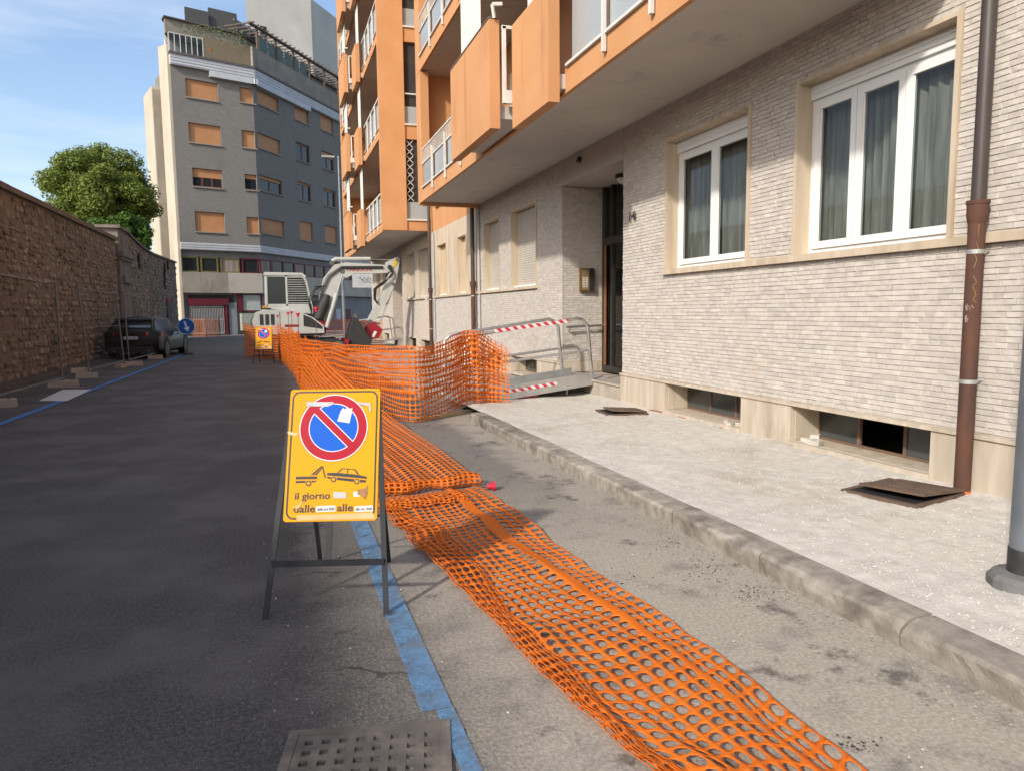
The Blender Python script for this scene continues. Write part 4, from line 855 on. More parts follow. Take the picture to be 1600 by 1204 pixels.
q = px2('F', (295, 461), (369, 522)); gbox('gateway', DARK, 'F', q[0], q[1], 0, q[3], -.34, -.30)
q = px2('F', (294, 470), (358, 477)); gbox('gate_beam', RED, 'F', q[0], q[1], q[2], q[3]+.15, -.30, -.05); q2 = px2('F', (352, 473), (358, 522)); gbox('gate_post', RED, 'F', q2[0], q2[1], 0, q2[3], -.30, -.1)
q = px2('F', (297, 478), (352, 522)); gt = thing('gate', G0+dL*q[0]); gt.parent = gh; gt.location = gt.location-ORG[gh.name]
for i in range(22): u = q[0]+(q[1]-q[0])*i/21; gbox('bar', M('pale gate bar', (.30, .30, .30)), 'F', u-.03, u+.03, .05, q[3], -.2, -.16, gt)
for z in (.1, 1.1, q[3]-.1): gbox('rail', MATS['pale gate bar'], 'F', q[0], q[1], z, z+.1, -.21, -.15, gt)
q = px2('F', (358, 473), (373, 522)); gbox('side_door', M('grey door', (.22, .24, .26)), 'F', q[0], q[1], 0, q[3], -.30, -.2)
q = px2('F', (381, 461), (409, 485)); gbox('shop_window', M('pale blind', (.42, .47, .44)), 'F', q[0], q[1], q[2], q[3], -.33, -.25); gbox('shop_window_frame', RED, 'F', q[0]-.15, q[1]+.15, q[2]-.12, q[3]+.05, -.345, -.26)
q = px2('F', (372, 458), (381, 486)); gbox('red_panel', RED, 'F', q[0], q[1], q[2], q[3], -.34, -.15); q = px2('F', (376, 490), (400, 522)); gbox('letter_cabinet', M('pale green cabinet', (.34, .36, .31)), 'F', q[0], q[1], .3, q[3], -.3, .25)
for i, (a, b, m_) in enumerate(((2.2, 5, M('pale blind', (0, 0, 0))), (7.0, 8.2, WOODP), (8.4, 10, DARK), (11.5, 12.3, GBC), (13.2, 14.2, RED))): gbox('shop_front', m_, 'R', a, b, .1 if i in (1, 2) else .9, 2.6 if i < 3 else 1.9, -.34, -.2)
sg = thing('shop_sign', gy(574, 437, 50), label='white shop sign board with dark script above the far shop front', cat='sign'); c_ = ORG[sg.name]
MB().hexa([c_+Vector((-1.0, 0, -.55)), c_+Vector((1.3, .6, -.55)), c_+Vector((1.3, .7, -.55)), c_+Vector((-1.0, .1, -.55))], [c_+Vector((-1.0, 0, .55)), c_+Vector((1.3, .6, .55)), c_+Vector((1.3, .7, .55)), c_+Vector((-1.0, .1, .55))]).build('board', SWH, sg)
MB().bar(c_+Vector((1.2, .65, 0)), c_+Vector((4.5, 2.5, 0)), .1, .1).build('bracket', FEN, sg)
MB().tube([c_+Vector((-.6+.1*k, -.02+.026*k, .12*math.sin(k*1.9)+.05)) for k in range(15)], .02, 5).build('script', M('sign black ink', (.03, .03, .03)), sg)
MB().tube([c_+Vector((1.0, .6, -.5)), c_+Vector((1.0, .6, -4.4))], .05, 6).build('post', FEN, sg)
of = thing('barrier_net', gz(300, 527), label='orange safety net on stakes in front of the barred gate', cat='safety net')
# ------------------------------------------------------------------ trees behind the wall
def tree(loc, trunk_h, centre, radii, nclump, nleaf, leafs, mats, label, seed, clump_r=.8):
    rs_ = random.Random(seed); t = thing('tree', loc, label=label, cat='tree'); c = Vector(centre); b = Vector(loc)
    tr = MB(); tr.tube([b, b+Vector((.1, 0, trunk_h*.5)), c-Vector((0, 0, radii[2]*.5)), c+Vector((.1, .1, radii[2]*.2))], [.34, .27, .2, .08], 10); tr.build('trunk', M('tree bark', (.09, .07, .05), (.06, .045, .035), scale=4, rough=.95), t)
    cl = []
    for i in range(nclump):
        d = Vector((rs_.gauss(0, 1), rs_.gauss(0, 1), rs_.gauss(.15, 1))).normalized(); r = rs_.uniform(.55, .95)
        cl.append((c+Vector((d.x*radii[0], d.y*radii[1], d.z*radii[2]))*r, rs_.uniform(.6, 1.15)*clump_r))
    lm = MB()
    for p, r in cl[::5]: lm.tube([c-Vector((0, 0, radii[2]*.35)), (c+p)/2-Vector((0, 0, .3)), p], [.10, .06, .02], 5)
    lm.build('limbs', M('tree bark', (0, 0, 0)), t)
    g = MB()
    for i in range(nleaf):
        p, r = cl[rs_.randrange(nclump)]; d = Vector((rs_.gauss(0, 1), rs_.gauss(0, 1), rs_.gauss(0, 1))).normalized()*r*rs_.random()**.45; q = p+Vector((d.x, d.y, d.z*.72)); s = leafs*rs_.uniform(.6, 1.3)
        n = (d.normalized()*.8+Vector((rs_.gauss(0, .6), rs_.gauss(0, .6), rs_.gauss(.5, .6)))).normalized(); a = n.orthogonal().normalized(); bb = n.cross(a); an = rs_.uniform(0, 6.28); u = (a*math.cos(an)+bb*math.sin(an))*s; v = (bb*math.cos(an)-a*math.sin(an))*s*.6
        k = len(g.v); g.v += [q-u, q-v, q+u, q+v]; g.f.append([k, k+1, k+2, k+3])
    me = bpy.data.meshes.new('crown'); me.from_pydata([tuple(v-b) for v in g.v], [], g.f); me.materials.append(mats); o = bpy.data.objects.new('crown', me); COL.objects.link(o); o.parent = t
    return t
LEAF = M('tree leaf', (.21, .26, .045), (.14, .19, .03), scale=.9, rough=.6, island=.22, coord='World', trans=.35)
LEAF2 = M('bright tree leaf', (.09, .19, .022), (.06, .13, .016), scale=1.1, rough=.6, island=.35, coord='World', trans=.35)
tree((-9.1, 45, 0), 5.5, (-8.85, 45, 7.7), (2.75, 2.8, 3.2), 150, 120000, .072, LEAF, 'large rounded olive green tree rising behind the stone wall', 3, .85)
tree((-7.3, 41, 0), 4, (-7.35, 41, 5.5), (1.5, 1.2, 1.3), 34, 16000, .08, LEAF2, 'smaller bright green tree peeping over the stone wall below the large tree', 5, .5)

# ------------------------------------------------------------------ lamp posts
LPM = M('galvanised lamp post', (.22, .245, .27), (.16, .18, .205), scale=5, rough=.5, metal=.5, stain=(.10, .115, .14), stain_scale=4, streak=.3, coord='World')
lp1 = thing('street_lamp', (3.62, 40, 0), label='tall grey street lamp with flat head beside the far orange balconies', cat='street lamp')
MB().tube([(3.62, 40, 0), (3.62, 40, 9.9)], [.10, .055], 12).build('pole', LPM, lp1, smooth=True); MB().tube([(3.62, 40, 9.75), (3.3, 40, 9.82)], .03, 8).build('arm', LPM, lp1); box('lamp_head', M('lamp head grey', (.35, .36, .37), rough=.4), lp1, 2.75, 3.4, 39.85, 40.15, 9.78, 9.88)
lp2 = thing('street_lamp', (3.64, 2.54, .12), label='grey steel lamp post with black foot band on the gravel pavement', cat='street lamp')
MB().tube([(3.64, 2.54, .12), (3.64, 2.54, 6.5)], [.082, .06], 28).build('pole', LPM, lp2, smooth=True)
MB().tube([(3.64, 2.54, .20), (3.64, 2.54, .33)], .0855, 28).build('foot_band', M('black bitumen band', (.022, .023, .026), (.05, .05, .05), scale=14, rough=.6), lp2, smooth=True)
g = MB(); n = 20
for (r, z) in ((.170, .09), (.165, .17), (.145, .195), (.085, .205)):
    for j in range(n): an = 2*math.pi*j/n; e = 1+.06*noise.noise(Vector((math.cos(an)*2, math.sin(an)*2, z*9))); g.v.append(Vector((3.64+r*e*math.cos(an), 2.54+r*e*math.sin(an), z)))
for i in range(3):
    for j in range(n): g.f.append([i*n+j, i*n+(j+1) % n, (i+1)*n+(j+1) % n, (i+1)*n+j])
g.build('concrete_collar', M('dirty concrete collar', (.17, .165, .16), (.09, .088, .085), scale=9, rough=.9, bump=.5, bscale=40), lp2)

# ------------------------------------------------------------------ orange safety nets
NETM = M('orange plastic net', (.84, .215, .018), (.74, .165, .014), scale=3, rough=.55, spec=.3, coord='World', trans=.25, stain=(.70, .21, .04), stain_scale=2.2, stain_lo=.60)
def net(name, S, nu, nv, parent, hu=.37, hv=.36, solid=None, mat=NETM):
    g = MB(); idx = {}
    def V(i, j):                              # half-step lattice
        k = (i, j)
        if k not in idx: idx[k] = len(g.v); g.v.append(S(i/2, j/2))
        return idx[k]
    for i in range(nu):
        for j in range(nv):
            o = [V(2*i, 2*j), V(2*i+1, 2*j), V(2*i+2, 2*j), V(2*i+2, 2*j+1), V(2*i+2, 2*j+2), V(2*i+1, 2*j+2), V(2*i, 2*j+2), V(2*i, 2*j+1)]
            if solid and solid(j): g.f.append(o); continue
            k = len(g.v)
            for q in range(8):
                an = math.pi*(-.75+q*.25); g.v.append(S(i+.5+hu*1.12*math.cos(an), j+.5+hv*1.12*math.sin(an)))
            for q in range(8): g.f.append([o[q], o[(q+1) % 8], k+(q+1) % 8, k+q])
    me = bpy.data.meshes.new(name); org = ORG.get(parent.name, Vector()); me.from_pydata([tuple(v-org) for v in g.v], [], g.f)
    me.materials.append(mat); o = bpy.data.objects.new(name, me); COL.objects.link(o); o.parent = parent
    for p in me.polygons: p.use_smooth = True
    sm = o.modifiers.new('thickness', 'SOLIDIFY'); sm.thickness = .0022; return o
def poly_at(pts, t):                          # Catmull-Rom through points, t in 0..len-1
    i = max(0, min(len(pts)-2, int(t))); f = t-i; P = lambda k: pts[max(0, min(len(pts)-1, k))]
    a, b, c, d = P(i-1), P(i), P(i+1), P(i+2); return .5*((2*b)+(c-a)*f+(2*a-5*b+4*c-d)*f*f+(3*b-a-3*c+d)*f**3)
# strip lying on the road: edges read off the photograph, on the ground
LE = [gz(*p) for p in ((585, 788), (622, 832), (662, 872), (705, 915), (750, 960), (815, 1032), (890, 1105), (1000, 1204), (1090, 1290))]
RE = [gz(*p) for p in ((742, 762), (800, 797), (867, 855), (910, 885), (957, 918), (1045, 975), (1130, 1040), (1290, 1160), (1400, 1262))]
nm_ = len(LE)-1; LEN = sum((LE[i]+RE[i]-LE[i+1]-RE[i+1]).length/2 for i in range(nm_)); cum = [0]
for i in range(nm_): cum.append(cum[-1]+(LE[i]+RE[i]-LE[i+1]-RE[i+1]).length/2)
def t_at(s):
    for i in range(nm_):
        if s <= cum[i+1]: return i+(s-cum[i])/(cum[i+1]-cum[i])
    return nm_
CU_, CV_ = .080, .056; NU = int(LEN/CU_); NV = 14
def wr(x, y, k=0.0): return noise.noise(Vector((x*2.1, y*1.3, k)))*.5+.5
def S_top(i, j):
    i_ = i; i = max(0, i + 1.1*noise.noise(Vector((i*.10, j*.22, 40.)))); t = t_at(i*CU_); l, r = poly_at(LE, t), poly_at(RE, t); l = l+(l-r).normalized()*.025*noise.noise(Vector((i*.22, 0, 50.))); r = r+(r-l).normalized()*.03*noise.noise(Vector((i*.2, 0, 60.))); f = j/NV; f2 = f + (.055*math.sin(i*.11+f*5) + .05*noise.noise(Vector((i*.06, f*3.5, 12.)))) * math.sin(math.pi*f); p = l.lerp(r, f2)
    p = p + (r-l).cross(Vector((0, 0, 1))).normalized()*(.07*noise.noise(Vector((i*.05, j*.16, 3.))))
    rid = max(0, 1-abs(f-.28-.16*noise.noise(Vector((i*.035, 0, 2.))))/.07)*.045*wr(p.x*.6, p.y*.6, 5.) + max(0, 1-abs(f-.74-.16*noise.noise(Vector((i*.03, 0, 7.))))/.05)*.035*wr(p.x*.5, p.y*.8, 15.)
    edge = .022*(1-min(1, f/.08)) + .016*(1-min(1, (1-f)/.08))
    z = .008 + .07*wr(p.x, p.y)**3 + rid + edge*(.4+1.6*wr(i*.2, 0, 6.)) + .014*noise.noise(Vector((i*.33, j*.4, 9.)))
    return Vector((p.x, p.y, max(.008, z)))
def S_under(i, j):            # the left edge turned back over the strip, wider and narrower by turns
    wd = .10+.30*wr(i*.05, 1, 21.)**1.5; f = .015+wd*j/5; q = S_top(i+.35*math.sin(i*.2), f*NV)
    l = poly_at(LE, t_at(i*CU_)); out_ = Vector((q.x-l.x, q.y-l.y, 0))
    return Vector((q.x-.02*math.sin(i*.31)*(j/5), q.y+.03*noise.noise(Vector((i*.2, j*.3, 1.))), q.z+.010+.030*math.sin(math.pi*min(1, j/5))*wr(i*.12, j*.3, 33.)+.010*noise.noise(Vector((i*.4, j*.7, 4.)))))
gn = thing('safety_net', (1.2, 4, 0), label='orange plastic safety net lying slack across the dusty asphalt and rising to a far stake', cat='safety net')
net('ground_strip', S_top, NU, NV, gn, .375, .35, solid=lambda j: j == 10)
net('folded_layer', S_under, NU, 5, gn, .40, .38)
# rolled fold where the strip starts to rise
def S_roll(i, j):
    f = i/18; a = gz(588, 776).lerp(gz(748, 757), f); an = -1.0+5.6*j/9; r = .052+.012*noise.noise(Vector((i*.4, j*.5, 2)))+.012*math.sin(f*9)
    return Vector((a.x, a.y+r*math.cos(an)*1.25+.02*math.sin(i*.9), .058+r*math.sin(an)*.95))
net('roll_fold', S_roll, 18, 9, gn, .33, .33)
def S_roll2(i, j):
    f = i/19; a = gz(583, 800).lerp(gz(726, 782), f); return Vector((a.x+.02*math.sin(j), a.y-.10+.40*j/8+.03*noise.noise(Vector((i*.5, j*.6, 6))), .03+.05*wr(i*.3, j*.4, 8)*math.sin(math.pi*min(1, j/8+.1))))
net('crumpled_layer', S_roll2, 19, 8, gn, .36, .34)
# twisted piece from the road up to the stake
A0 = Vector((.42, 15.0, .04)); A1 = Vector((.58, 14.9, 1.13))
def S_rise(i, j):
    t = i/112; f = j/14; l0, r0 = gz(592, 775)+Vector((0, 0, .05)), gz(742, 748)+Vector((0, 0, .04)); l = l0.lerp(A0, t); r = r0.lerp(A1, t); sag = .16*math.sin(math.pi*t)
    l = l + Vector((-.05*math.sin(math.pi*t), 0, 0)); r = r - Vector((0, 0, sag*1.0)); p = l.lerp(r, f)
    return p + Vector((.03*noise.noise(Vector((i*.05, j*.3, 1.))), 0, .05*noise.noise(Vector((i*.045, j*.22, 5.)))+.012*math.sin(j*1.3+i*.05)))
net('rising_strip', S_rise, 112, 14, gn, .36, .36)
def upright(par, name, path, h, cell, jit, top=None, seed=0., hu=.41, hv=.40, lean=0.0):
    pts = [Vector(p) for p in path]; seg = [0]
    for a, b in zip(pts, pts[1:]): seg.append(seg[-1]+(b-a).length)
    n = int(seg[-1]/cell); nv = int(h/cell)
    def S(i, j):
        s = min(seg[-1], i*cell*seg[-1]/(n*cell)); k = max(q for q in range(len(pts)-1) if seg[q] <= s+1e-6); t = k+(s-seg[k])/(seg[k+1]-seg[k]); p = poly_at(pts, t); d = (poly_at(pts, min(len(pts)-1, t+.05))-poly_at(pts, max(0, t-.05))); d.z = 0; nn = Vector((d.y, -d.x, 0)).normalized(); f = j/nv; hh = top(s/seg[-1]) if top else h
        fold = jit*(noise.noise(Vector((s*1.3, f*2.2, seed)))+.5*noise.noise(Vector((s*3.5, f*5, seed+3))))
        zz = p.z + hh*(f + .035*math.sin(f*6.28)*math.sin(s*2.1+seed)+.028*math.sin(f*12.5+s*1.4+seed)*min(1, 4*f*(1-f)))
        return p + nn*(fold+lean*(1-f)) + Vector((0, 0, zz-p.z + .04*f*noise.noise(Vector((s*1.1, 0, seed+7)))))
    return net(name, S, n, nv, par, hu, hv)
un = thing('safety_net', (2, 10.5, 0), label='upright double orange safety net hung between the far stake and the metal ramp rail', cat='safety net')
P1 = [(.45, 15, .03), (1.1, 11.9, .03), (1.75, 10.0, .02), (2.35, 10.35, .03), (2.85, 10.85, .10), (3.42, 10.85, .13)]
topf = lambda f: 1.04 if f < .1 else 1.06-.05*math.sin(math.pi*min(1, f/.6))+(.13*max(0, (f-.78)/.15) if f < .93 else .13-6.0*(f-.93))
upright(un, 'front_layer', P1, 1.08, .074, .035, topf, 0.); upright(un, 'back_layer', [(x+.10, y+.10, z+.30) for x, y, z in P1], .74, .074, .06, lambda f: topf(f)*.985-.30, 4.); upright(un, 'bunched_end', [(2.55, 10.5, .06), (2.8, 10.72, .12), (3.0, 10.62, .13), (3.2, 10.78, .13), (3.5, 10.66, .13)], 1.1, .07, .10, lambda f: 1.16-.75*max(0, f-.55), 9.)
dn = thing('safety_net', (0, 20, 0), label='orange safety net wrapped on stakes round the parked digger', cat='safety net')
upright(dn, 'near_layer', [(.45, 15, .02), (.42, 18, .02), (.30, 21.5, .02), (.05, 24.6, .02), (-.55, 26.1, .02), (-1.05, 27.2, .02), (-.85, 28.8, .02), (.4, 29.6, .02), (2.5, 30, .1), (4.3, 30, .12)], 1.15, .075, .06, lambda f: 1.22-.12*abs(math.sin(f*14)), 2.)
upright(dn, 'far_layer', [(.52, 15.1, .02), (.52, 18, .02), (.42, 21.5, .02), (.2, 24.6, .02)], 1.08, .08, .08, lambda f: 1.12-.12*abs(math.sin(f*9+1)), 6.)
p = ORG[of.name]; upright(of, 'net', [p, p+Vector((.9, .2, 0)), p+Vector((1.8, -.3, 0))], 1.25, .10, .05, None, 8.)
for k in range(3): MB().tube([p+Vector((.9*k, (0, .2, -.3)[k], 0)), p+Vector((.9*k, (0, .2, -.3)[k], 1.35))], .02, 6).build('stake', RUST, of)
CAP = M('red plastic cap', (.58, .022, .06), (.5, .02, .05), rough=.45); ROD = M('steel rod', (.12, .07, .05), (.09, .05, .04), rough=.7)
def stake(base, top, label, s=1.0):
    t = thing('capped_stake', base, label=label, cat='stake', group='steel stakes with red caps'); b, e = Vector(base), Vector(top); d = (e-b).normalized()
    MB().tube([b, e], .007, 6).build('rod', ROD, t); MB().tube([e-d*.06*s, e-d*.02*s, e-d*.015*s, e+d*.02*s], [.022*s, .024*s, .042*s, .040*s], 14).build('cap', CAP, t, smooth=True)
stake((.72, 14.7, 0), (.80, 14.7, 1.66), 'tall red capped steel stake holding the rising end of the net', 1.25); stake((.50, 16.6, 0), (.50, 16.6, 1.55), 'red capped steel stake inside the net near the digger arm base', 1.1)
stake((.36, 20.4, 0), (.36, 20.4, 1.58), 'first of two close red capped stakes by the digger body'); stake((.45, 20.9, 0), (.46, 20.9, 1.60), 'second of two close red capped stakes by the digger body'); stake((.12, 23.8, 0), (.1, 23.8, 1.5), 'red capped stake nearest the small folding sign')
stake(tuple(gz(742, 762, .02)), tuple(gz(771, 758.5, .035)), 'fallen red capped rod lying beside the rolled net fold', 1.0)

# ------------------------------------------------------------------ folding no parking sign
YEL = M('yellow sign sheet', (.76, .335, .005), (.72, .31, .004), scale=2, rough=.45, spec=.12); SRED = M('sign red', (.42, .010, .028), (.38, .010, .025), rough=.4, spec=.12); SBLU = M('sign bright blue', (.002, .105, .55), (.002, .095, .51), rough=.4, spec=.12); SBK = M('sign black', (.022, .02, .018), rough=.5); SWT = M('sign white print', (.78, .77, .75), rough=.45, spec=.12); LEG = M('dark grey steel leg', (.018, .020, .023), (.028, .030, .033), scale=8, rough=.55, spec=.25); STK = M('faded white sticker', (.66, .65, .62), (.55, .54, .52), scale=25, rough=.6); TAPE = M('cloudy tape', (.70, .46, .24), (.62, .36, .12), scale=9, rough=.35); GREYT = M('silver tape', (.50, .50, .50), (.36, .36, .38), scale=14, rough=.35); BRNS = M('torn sticker residue', (.20, .10, .05), (.40, .22, .09), scale=30, rough=.8)
EU = Vector((0, .355, .935)); EN = Vector((0, -.935, .355)); PO = Vector((0, .172, .462))
def PN(u, v, o=0.0): return PO + Vector((u, 0, 0)) + EU*v + EN*o
def sp(x, y): return (x-(412+45*(1110-y)/1060))/1480, (1110-y)/1060*.73
def rrect(u0, u1, v0, v1, r, n=5):
    o = []
    for cx, cy, a0 in ((u1-r, v1-r, 0), (u0+r, v1-r, 90), (u0+r, v0+r, 180), (u1-r, v0+r, 270)): o += [(cx+r*math.cos(rad(a0+90*k/n)), cy+r*math.sin(rad(a0+90*k/n))) for k in range(n+1)]
    return o
def make_sign(loc, rz, label):
    t = local('folding_sign', loc, rz, label=label, cat='road sign', group='folding no parking signs')
    def flat(name, poly, o, mat, par=t, th=.0006): return MB().hexa([PN(*p, o-th) for p in poly], [PN(*p, o) for p in poly]).build(name, mat, par, world=False)
    def ring(name, pin, pout, o, mat, par=t):
        g = MB(); n = len(pin); g.v += [PN(*p, o) for p in pin]+[PN(*p, o) for p in pout]
        for k in range(n): g.f.append([k, (k+1) % n, n+(k+1) % n, n+k])
        return g.build(name, mat, par, world=False)
    pl = MB().hexa([PN(*p, -.018) for p in rrect(-.25, .25, 0, .73, .018)], [PN(*p, 0) for p in rrect(-.25, .25, 0, .73, .018)]).build('panel', YEL, t, world=False)
    ring('border', rrect(-.229, .229, .021, .709, .033), rrect(-.238, .238, .012, .718, .042), .0012, SBK, pl)
    cu, cv = sp(440, 368); circ = lambda r, n=56: [(cu+r*math.cos(2*math.pi*k/n), cv+r*math.sin(2*math.pi*k/n)) for k in range(n)]
    dsc = flat('prohibition_disc', circ(.190), .0012, SBK, pl); flat('disc_edge', circ(.1885), .0018, SWT, pl); flat('disc_ring', circ(.1825), .0024, SRED, pl); flat('disc_inner_edge', circ(.1365), .0030, SWT, pl)
    # blue field in two segments either side of the slash
    R_ = .1315; hw = .0235; a45 = rad(-45); dx, dy = math.cos(a45), math.sin(a45)
    for s in (1, -1):
        h = hw; half = math.acos(h/R_); base = a45+s*math.pi/2; seg = [(cu+R_*math.cos(base-half+2*half*k/24), cv+R_*math.sin(base-half+2*half*k/24)) for k in range(25)]; flat('blue_field', seg, .0036, SBLU, pl)
    k = .185; h = .0185; flat('slash', [(cu-dx*.16-dy*-h, cv-dy*.16-dx*h), (cu+dx*.16+dy*h, cv+dy*.16-dx*h), (cu+dx*.16-dy*h, cv+dy*.16+dx*h), (cu-dx*.16-dy*h, cv-dy*.16+dx*h)], .0042, SRED, pl)
    # tow truck pictogram
    for q in ([(138, 758), (308, 758), (308, 780), (138, 780)], [(138, 792), (300, 792), (300, 800), (272, 806), (138, 810)], [(255, 748), (340, 678), (354, 678), (276, 748)], [(284, 748), (346, 690), (354, 690), (305, 748)], [(346, 678), (356, 678), (378, 770), (368, 772)],
              [(388, 732), (470, 732), (640, 752), (706, 768), (706, 785), (388, 752)], [(388, 762), (480, 770), (702, 796), (696, 814), (640, 812), (470, 790), (390, 776)], [(470, 728), (508, 697), (514, 702), (484, 730)], [(505, 697), (612, 707), (612, 713), (505, 704)], [(600, 707), (618, 709), (645, 750), (630, 748)], [(552, 703), (558, 704), (554, 740), (547, 740)]):
        flat('tow_pictogram', [sp(*p) for p in q], .0013, SBK, pl)
    for (x, y, r) in ((240, 813, .0165), (441, 785, .0155), (626, 805, .0155)):
        u, v = sp(x, y); C_ = lambda rr: [(u+rr*math.cos(2*math.pi*i/20), v+rr*math.sin(2*math.pi*i/20)) for i in range(20)]
        flat('wheel_halo', C_(r*1.12), .0017, YEL, pl); flat('wheel', C_(r*.95), .0022, SBK, pl); flat('hub', C_(r*.55), .0027, YEL, pl)
    def word(s, x0, y0, x1, size, mat=SBK, o=.0014):
        u, v = sp(x0, y0); w = sp(x1, y0)[0]-u; mt = Matrix.Translation(PN(u, v, o)) @ Matrix(((1, EU.x, EN.x, 0), (0, EU.y, EN.y, 0), (0, EU.z, EN.z, 0), (0, 0, 0, 1))); lettering('lettering', s, size, mat, pl, mt, w)
    word('il giorno', 132, 936, 412, .052); word('dalle', 122, 1038, 294, .056); word('alle', 466, 1034, 594, .054)
    def stick(name, pts, mat, o=.0030): return flat(name, [sp(*p) for p in pts], o, mat, pl)
    stick('time_sticker', [(300, 992), (456, 988), (456, 1036), (300, 1038)], STK, .0018); stick('time_sticker', [(606, 998), (752, 994), (754, 1040), (606, 1044)], STK, .0018)
    word('dalle ore 8:00', 312, 1026, 446, .020, SBK, .0024); word('alle ore 18:00', 616, 1030, 746, .020, SBK, .0024)
    stick('date_sticker', [(440, 884), (540, 888), (540, 934), (438, 932)], GREYT, .0018); stick('date_sticker', [(598, 884), (650, 884), (650, 924), (598, 924)], STK, .0018); stick('sticker_residue', [(630, 868), (690, 860), (716, 838), (712, 900), (690, 948), (668, 920), (632, 908)], BRNS, .0024)
    stick('paper_note', [(470, 318), (498, 235), (520, 205), (532, 222), (556, 200), (570, 222), (596, 206), (590, 250), (570, 336)], STK, .0052); stick('tape_strip', [(216, 156), (440, 158), (446, 176), (390, 196), (222, 190)], GREYT, .0052); stick('tape_strip', [(640, 162), (742, 172), (750, 236), (736, 240), (730, 196), (648, 178)], GREYT, .0052)
    stick('clear_tape', [(150, 1060), (752, 1050), (770, 1096), (150, 1100)], TAPE, .0024); stick('tape_scrap', [(120, 1002), (205, 950), (160, 1010)], TAPE, .0024); stick('tape_scrap', [(66, 395), (160, 412), (130, 435), (70, 415)], TAPE, .0024)
    # frame
    top = .44; zt = 1.13
    for s in (-1, 1):
        MB().bar((s*.312, 0, 0), (s*.236, top, zt), .028, .012, (0, -1, .3)).build('front_leg', LEG, t, world=False); MB().bar((s*.215, .81, 0), (s*.20, top+.02, zt-.02), .024, .012, (0, 1, .3)).build('rear_leg', LEG, t, world=False)
    MB().bar((-.295, .088, .262), (.295, .088, .262), .006, .034, (0, 0, 1)).build('cross_bar', LEG, t, world=False); MB().bar((.0, .098, .27), (.0, .18, .47), .032, .006, (0, -1, .3)).build('centre_bar', LEG, t, world=False); MB().tube([(-.208, .65, .35), (.208, .65, .35)], .006, 6).build('rear_bar', LEG, t, world=False); MB().bar((-.24, .435, 1.12), (.24, .435, 1.12), .02, .02).build('hinge_bar', LEG, t, world=False)
    return t
SGN = make_sign((.189, 3.67, 0), rad(-16.5), 'large yellow folding no parking tow away sign standing on the blue line')
sg2 = copy_tree(SGN); q = gz(412, 569); sg2.location = (q.x, q.y, 0); sg2.rotation_euler = (0, 0, rad(-6)); sg2['label'] = 'yellow folding no parking sign leaning by the net in front of the digger'
# striped cone beside it
cn = thing('traffic_cone', gz(401, 551), label='red and white striped traffic cone beside the far folding sign', cat='cone'); c_ = ORG[cn.name]
for k in range(5): MB().tube([c_+UP*(.04+.12*k), c_+UP*(.16+.12*k)], [.15-.026*k, .15-.026*(k+1)], 14).build('band', (CAP, SWT)[k % 2], cn)
MB().tube([c_, c_+UP*.04], .22, 4).build('base', BLK, cn)
# ------------------------------------------------------------------ aluminium access ramp
ALU = M('dull aluminium', (.56, .55, .53), (.47, .46, .445), scale=5, rough=.42, metal=.75, stain=(.28, .265, .25), stain_scale=3, coord='World'); DECK = M('ramp deck', (.38, .37, .36), (.31, .30, .29), scale=10, rough=.7, metal=.3, bump=.4, bscale=120, coord='World')
def tape_mat():
    m = bpy.data.materials.new('hazard tape'); m.use_nodes = True; t = m.node_tree; n = t.nodes; K = t.links.new; b = n['Principled BSDF']
    ge = n.new('ShaderNodeNewGeometry'); w = n.new('ShaderNodeTexWave'); w.wave_type = 'BANDS'; w.bands_direction = 'DIAGONAL'; w.inputs['Scale'].default_value = 4.2
    mp = n.new('ShaderNodeMapping'); mp.inputs['Scale'].default_value = (1, 0, 1.0); K(ge.outputs['Position'], mp.inputs[0]); K(mp.outputs[0], w.inputs[0])
    r = n.new('ShaderNodeMath'); r.operation = 'GREATER_THAN'; r.inputs[1].default_value = .5; K(w.outputs['Fac'], r.inputs[0]); mx = n.new('ShaderNodeMix'); mx.data_type = 'RGBA'; mx.inputs[6].default_value = (.62, .60, .57, 1); mx.inputs[7].default_value = (.5, .03, .05, 1); K(r.outputs[0], mx.inputs[0]); K(mx.outputs[2], b.inputs['Base Color']); b.inputs['Roughness'].default_value = .5; return m
HAZ = tape_mat()
rampt = thing('access_ramp', (3.9, 11.5, .12), label='aluminium wheelchair ramp with tubular handrails leading to the entrance', cat='ramp')
rz_ = lambda x: .125+(x-2.75)*.115
xa, xb = 2.75, 5.12
def slab(name, mat, x0, x1, y0, y1, d0, d1): return MB().hexa([(x0, y0, rz_(x0)+d0), (x1, y0, rz_(x1)+d0), (x1, y1, rz_(x1)+d0), (x0, y1, rz_(x0)+d0)], [(x0, y0, rz_(x0)+d1), (x1, y0, rz_(x1)+d1), (x1, y1, rz_(x1)+d1), (x0, y1, rz_(x0)+d1)]).build(name, mat, rampt)
slab('deck', DECK, xa, xb+.12, 11.05, 11.95, -.03, 0); slab('side_beam', ALU, xa, xb, 11.0, 11.045, -.09, .13); slab('side_beam', ALU, xa, xb, 11.955, 12.0, -.09, .13); slab('tip_plate', DECK, xb+.121, xb+.30, 11.03, 11.97, -.02, -.004)
slab('hazard_tape', HAZ, 3.2, 4.45, 10.993, 10.999, .015, .07)
